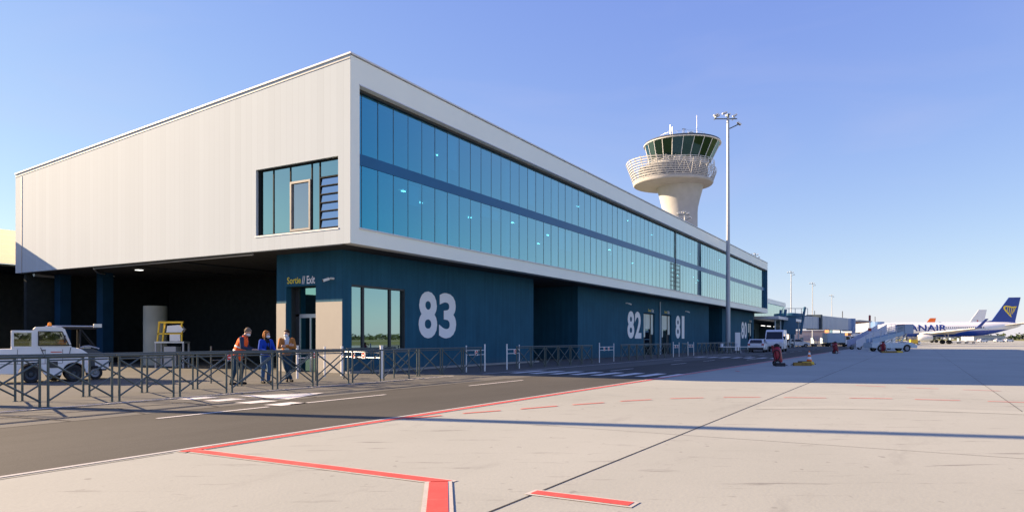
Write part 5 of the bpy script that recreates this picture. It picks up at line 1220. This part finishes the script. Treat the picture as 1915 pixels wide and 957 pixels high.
def red_marks(fn, S):
    for s in (1,-1):
        b = MB(); o = s*.155
        for cx_, cz_, r_ in ((31.6,7.0,.5),(31.9,6.5,.35),(35.0,8.2,.28)): b.poly([(S(cx_+r_*math.cos(a)),o,cz_+r_*math.sin(a)) for a in [2*math.pi*i/12 for i in range(12)]])
        b.build('red_tail_mark', M_red, fn)
airliner('airliner with a plain white tail and small red marks behind the blue tailed one', (x-3,y+14,0), R(90+15), 1.0, M_w2, M_white, True, red_marks)
x, y = at(1758,365)
def orange_tail(fn, S):
    for s in (1,-1):
        b = MB(); o = s*.155; b.poly([(S(a),o,z_) for a,z_ in ((32.6,8.6),(35.3,12.2),(38.2,12.2),(37.6,9.2))]); b.build('orange_tail_panel', M_orange, fn)
airliner('distant airliner showing only an orange topped tail above the white fuselage', (x-3,y+19,0), R(90+12), 1.0, M_w2, M_white, False, orange_tail)

# ------------------------------------------------------------------ neighbouring terminal and jet bridges
NB = thing('old_terminal', 'lower glazed terminal wing with a white canopy beyond the white box', 'terminal', (LX,0,0))
b = MB(); b.box(2.5,31,2.2,2.5,7.5,8.25); b.box(2.5,31,2.5,24,8.0,8.2); b.build('roof_edge', M_band, NB)
for i in range(10): MB().quad((2.5+2.85*i,2.4,4.9),(5.30+2.85*i,2.4,4.9),(5.30+2.85*i,2.4,7.5),(2.5+2.85*i,2.4,7.5)).build('glass_pane', M_glass, NB)
b = MB(); b.box(.3,27,-1.5,2.3,4.45,4.9); b.build('canopy', M_cope, NB)
b = MB()
for i in range(6): b.bar((1.5+4.8*i,-.8,0),(1.5+4.8*i,-.8,4.45),.11,10)
b.build('canopy_posts', M_lblue, NB)
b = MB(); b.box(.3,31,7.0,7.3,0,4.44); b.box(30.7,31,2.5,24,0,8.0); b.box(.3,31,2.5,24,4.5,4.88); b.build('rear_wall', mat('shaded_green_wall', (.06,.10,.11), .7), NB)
b = MB()
for i in range(5): b.box(2+5.2*i,5.2+5.2*i,6.9,6.99,.3,3.2)
b.build('shop_window', M_dglass, NB)
for i, x_ in enumerate((4,9,15)): MB().box(x_,x_+2.4,1.5,1.7,3.5,3.6).build('lit_strip_lamp', mat('dim_lamp', (.9,.9,.9), .5, emis=(1,.97,.9), es=2), NB)

def tunnel(b, p, q, w, h):
    b.strut(Vector(p)+Vector((0,0,h/2)), Vector(q)+Vector((0,0,h/2)), w, h)
def jet_bridge(label, P0_, P1, P2, P3):
    """rotunda at P0, two telescoping tunnels P0-P1-P2, cab at P3 (floor height 3.6)"""
    t = thing('jet_bridge', label, 'jet bridge')
    z = 3.55; p0, p1, p2, p3 = [Vector((*p, z)) for p in (P0_, P1, P2, P3)]
    b = MB(); b.lathe([(2.0,z-.2),(2.0,z+2.8),(.1,z+3.0)],20,(p0.x,p0.y,0),cap=False); b.bar((p0.x,p0.y,0),(p0.x,p0.y,z),.5,14); b.build('rotunda', M_jbd, t, True)
    b = MB(); tunnel(b, p0, p1, 2.2, 2.5); tn = b.build('inner_tunnel', M_jb, t)
    b = MB(); tunnel(b, p1, p2, 2.55, 2.85); t2 = b.build('outer_tunnel', M_jb, t)
    for (a, c_, w, h, par) in ((p0,p1,2.24,2.5,tn),(p1,p2,2.6,2.85,t2)):
        b = MB(); d = (c_-a); n_ = int(d.length/1.1)
        for i in range(n_+1):
            e = a + d*(i/n_); b.strut(e-d.normalized()*.05+Vector((0,0,h/2)), e+d.normalized()*.05+Vector((0,0,h/2)), w, h+.02)
        b.build('tunnel_ribs', mat('rib_steel', (.28,.34,.44), .5), par)
    d = (p1-p0).normalized(); b = MB(); tunnel(b, p1-d*.9-Vector((0,0,.15)), p1+d*.5-Vector((0,0,.15)), 2.9, 3.2); b.build('bellows', M_bel, t)
    b = MB(); b.lathe([(1.75,z-.2),(1.75,z+2.9)],18,(p3.x,p3.y,0)); tunnel(b, p2, p3, 2.4, 2.8); b.build('cab', mat('cab_blue', (.10,.20,.42), .45), t, False)
    mid = p1.lerp(p2,.7); b = MB()
    n_ = Vector((-d.y,d.x,0))
    for s in (-1,1): b.strut(mid+n_*s*1.2+Vector((0,0,-3.0)), mid+n_*s*1.2, .25, .25)
    b.strut(mid+n_*-1.3+Vector((0,0,-2.6)), mid+n_*1.3+Vector((0,0,-2.6)), .5,.5); b.build('drive_column', M_grey, t)
    b = MB()
    for s in (-1,1):
        c_ = mid+n_*s*1.2+Vector((0,0,-3.0)); b.bar(c_-n_*.2,c_+n_*.2,.5,16)
    b.build('drive_wheels', M_rub, t)
    # service stairs at the cab
    b = MB(); e = p3 - d*1.0 + n_*-1.6; b.strut(e, e - d*3.4 - Vector((0,0,z)), .8,.12); b.bar(e+Vector((0,0,1)),e-d*3.4+Vector((0,0,1-z)),.04); b.build('service_stairs', M_steel, t)
    b = MB(); b.bar(p2+Vector((0,0,2.85)),p2+Vector((0,0,4.6)),.09,8); b.bar(p1+Vector((0,0,2.85)),p1+Vector((0,0,3.9)),.06,6); b.build('signal_mast', M_dark, t)
    return t
jet_bridge('blue grey jet bridge beside the end of the terminal with dark bellows', at(1480,137), at(1523,150), at(1575,170), at(1585,174))
jet_bridge('second jet bridge farther out, its blue cab at the nose of the airliner', at(1560,262), at(1606,235), at(1636,212), at(1641,207))
# blue stair tower of the first bridge
x, y = at(1470,114)
t = thing('stair_tower', 'blue steel stair tower in front of the first jet bridge rotunda', 'stairs', (x,y,0), R(-60))
b = MB(); b.strut((-1.2,-1,0),(-.5,-1,6.2),.45,.3); b.strut((1.9,-1,2.2),(2.6,-1,6.6),.3,.3); b.strut((-1.2,1,0),(-.5,1,6.2),.3,.3); b.box(-1.0,3,-1.1,1.1,5.1,5.25); b.box(-1.4,1.2,-.9,.9,2.2,5.1); b.build('frame', M_jbd, t)
b = MB()
for i in range(12): b.box(-3.6+.25*i,-3.3+.25*i,-.9,.9,.3+.3*i,.36+.3*i)
b.strut((-3.6,-.95,.3),(-.6,-.95,4.0),.06,.3); b.bar((-3.6,-.95,1.3),(-.6,-.95,5.0),.04); b.build('flight', M_jbd, t)
b = MB()
for x_ in (-1,0,1,2,3): b.bar((x_,-1.1,5.25),(x_,-1.1,6.35),.04,6)
b.bar((-1,-1.1,6.35),(3,-1.1,6.35),.04,6); b.build('railing', M_jbd, t)

# ------------------------------------------------------------------ distance
def hall(label, u, f, w, d, h, m, mr=None):
    x, y = at(u, f); t = thing('hangar', label, 'building', (x,y,0), R(-60+6))
    MB().box(-w/2,w/2,0,d,0,h).build('wall', m, t)
    b = MB(); b.prism([(-w/2-.3,-.3,h+.003),(w/2+.3,-.3,h+.003),(w/2+.3,-.3,h+.5),(0,-.3,h+1.2),(-w/2-.3,-.3,h+.5)],(0,d+.6,0)); b.build('roof', mr or M_grey, t)
    for i in range(int(w//7)): MB().box(-w/2+2+7*i,-w/2+6.5+7*i,-.06,-.003,0,h*.6).build('hangar_door', mat('hangar_door', (.40,.42,.45), .6), t)
hall('long orange brown hangar behind the passenger stairs', 1607, 420, 15, 25, 11.5, mat('orange_brown_wall', (.42,.17,.07), .7))
hall('pale hangar far behind the jet bridge', 1545, 460, 50, 25, 6, mat('hangar_pale', (.55,.55,.53), .7))
hall('pale low cargo hall far beyond the airliner tail', 1850, 620, 30, 15, 3.5, mat('hangar_pale', (.55,.55,.53), .7))
# distant woodland: leaf clumps in long belts
def woodland(name, belts, seed):
    rnd = random.Random(seed); b = MB()
    for (x0, y0), (x1, y1), h, dep, step in belts:
        L = math.hypot(x1-x0, y1-y0); n_ = int(L/step); nx, ny = -(y1-y0)/L, (x1-x0)/L
        hh = h
        for i in range(n_):
            q = i/n_; hh = h*(.75 + .25*math.sin(i*.13) + rnd.uniform(-.2,.25)); o = rnd.uniform(0,dep)
            cx_, cy_ = x0+(x1-x0)*q+nx*o, y0+(y1-y0)*q+ny*o
            for k in range(7):
                r = step*rnd.uniform(.35,.75); z = hh*rnd.uniform(.15,.95)
                c_ = Vector((cx_+rnd.uniform(-1,1)*step*.6, cy_+rnd.uniform(-1,1)*step*.6, z))
                a = [c_ + Vector((rnd.uniform(-1,1),rnd.uniform(-1,1),rnd.uniform(-.8,.8)))*r for _ in range(4)]
                b.add(a, [(0,1,2),(0,2,3),(0,3,1),(1,3,2)])
    o = b.build(name, mat('woodland_leaves', (.035,.055,.022), .9, 0, .5, .15), None); o['kind'] = 'stuff'
    return o
woodland('woodland', [((-1500,-720),(1400,-700),9,30,6),((-1500,-735),(1400,-715),11,30,7),((1250,-700),(1250,300),11,40,6),((1262,-700),(1262,300),12,40,7),((700,330),(1250,260),10,30,6)], 3)
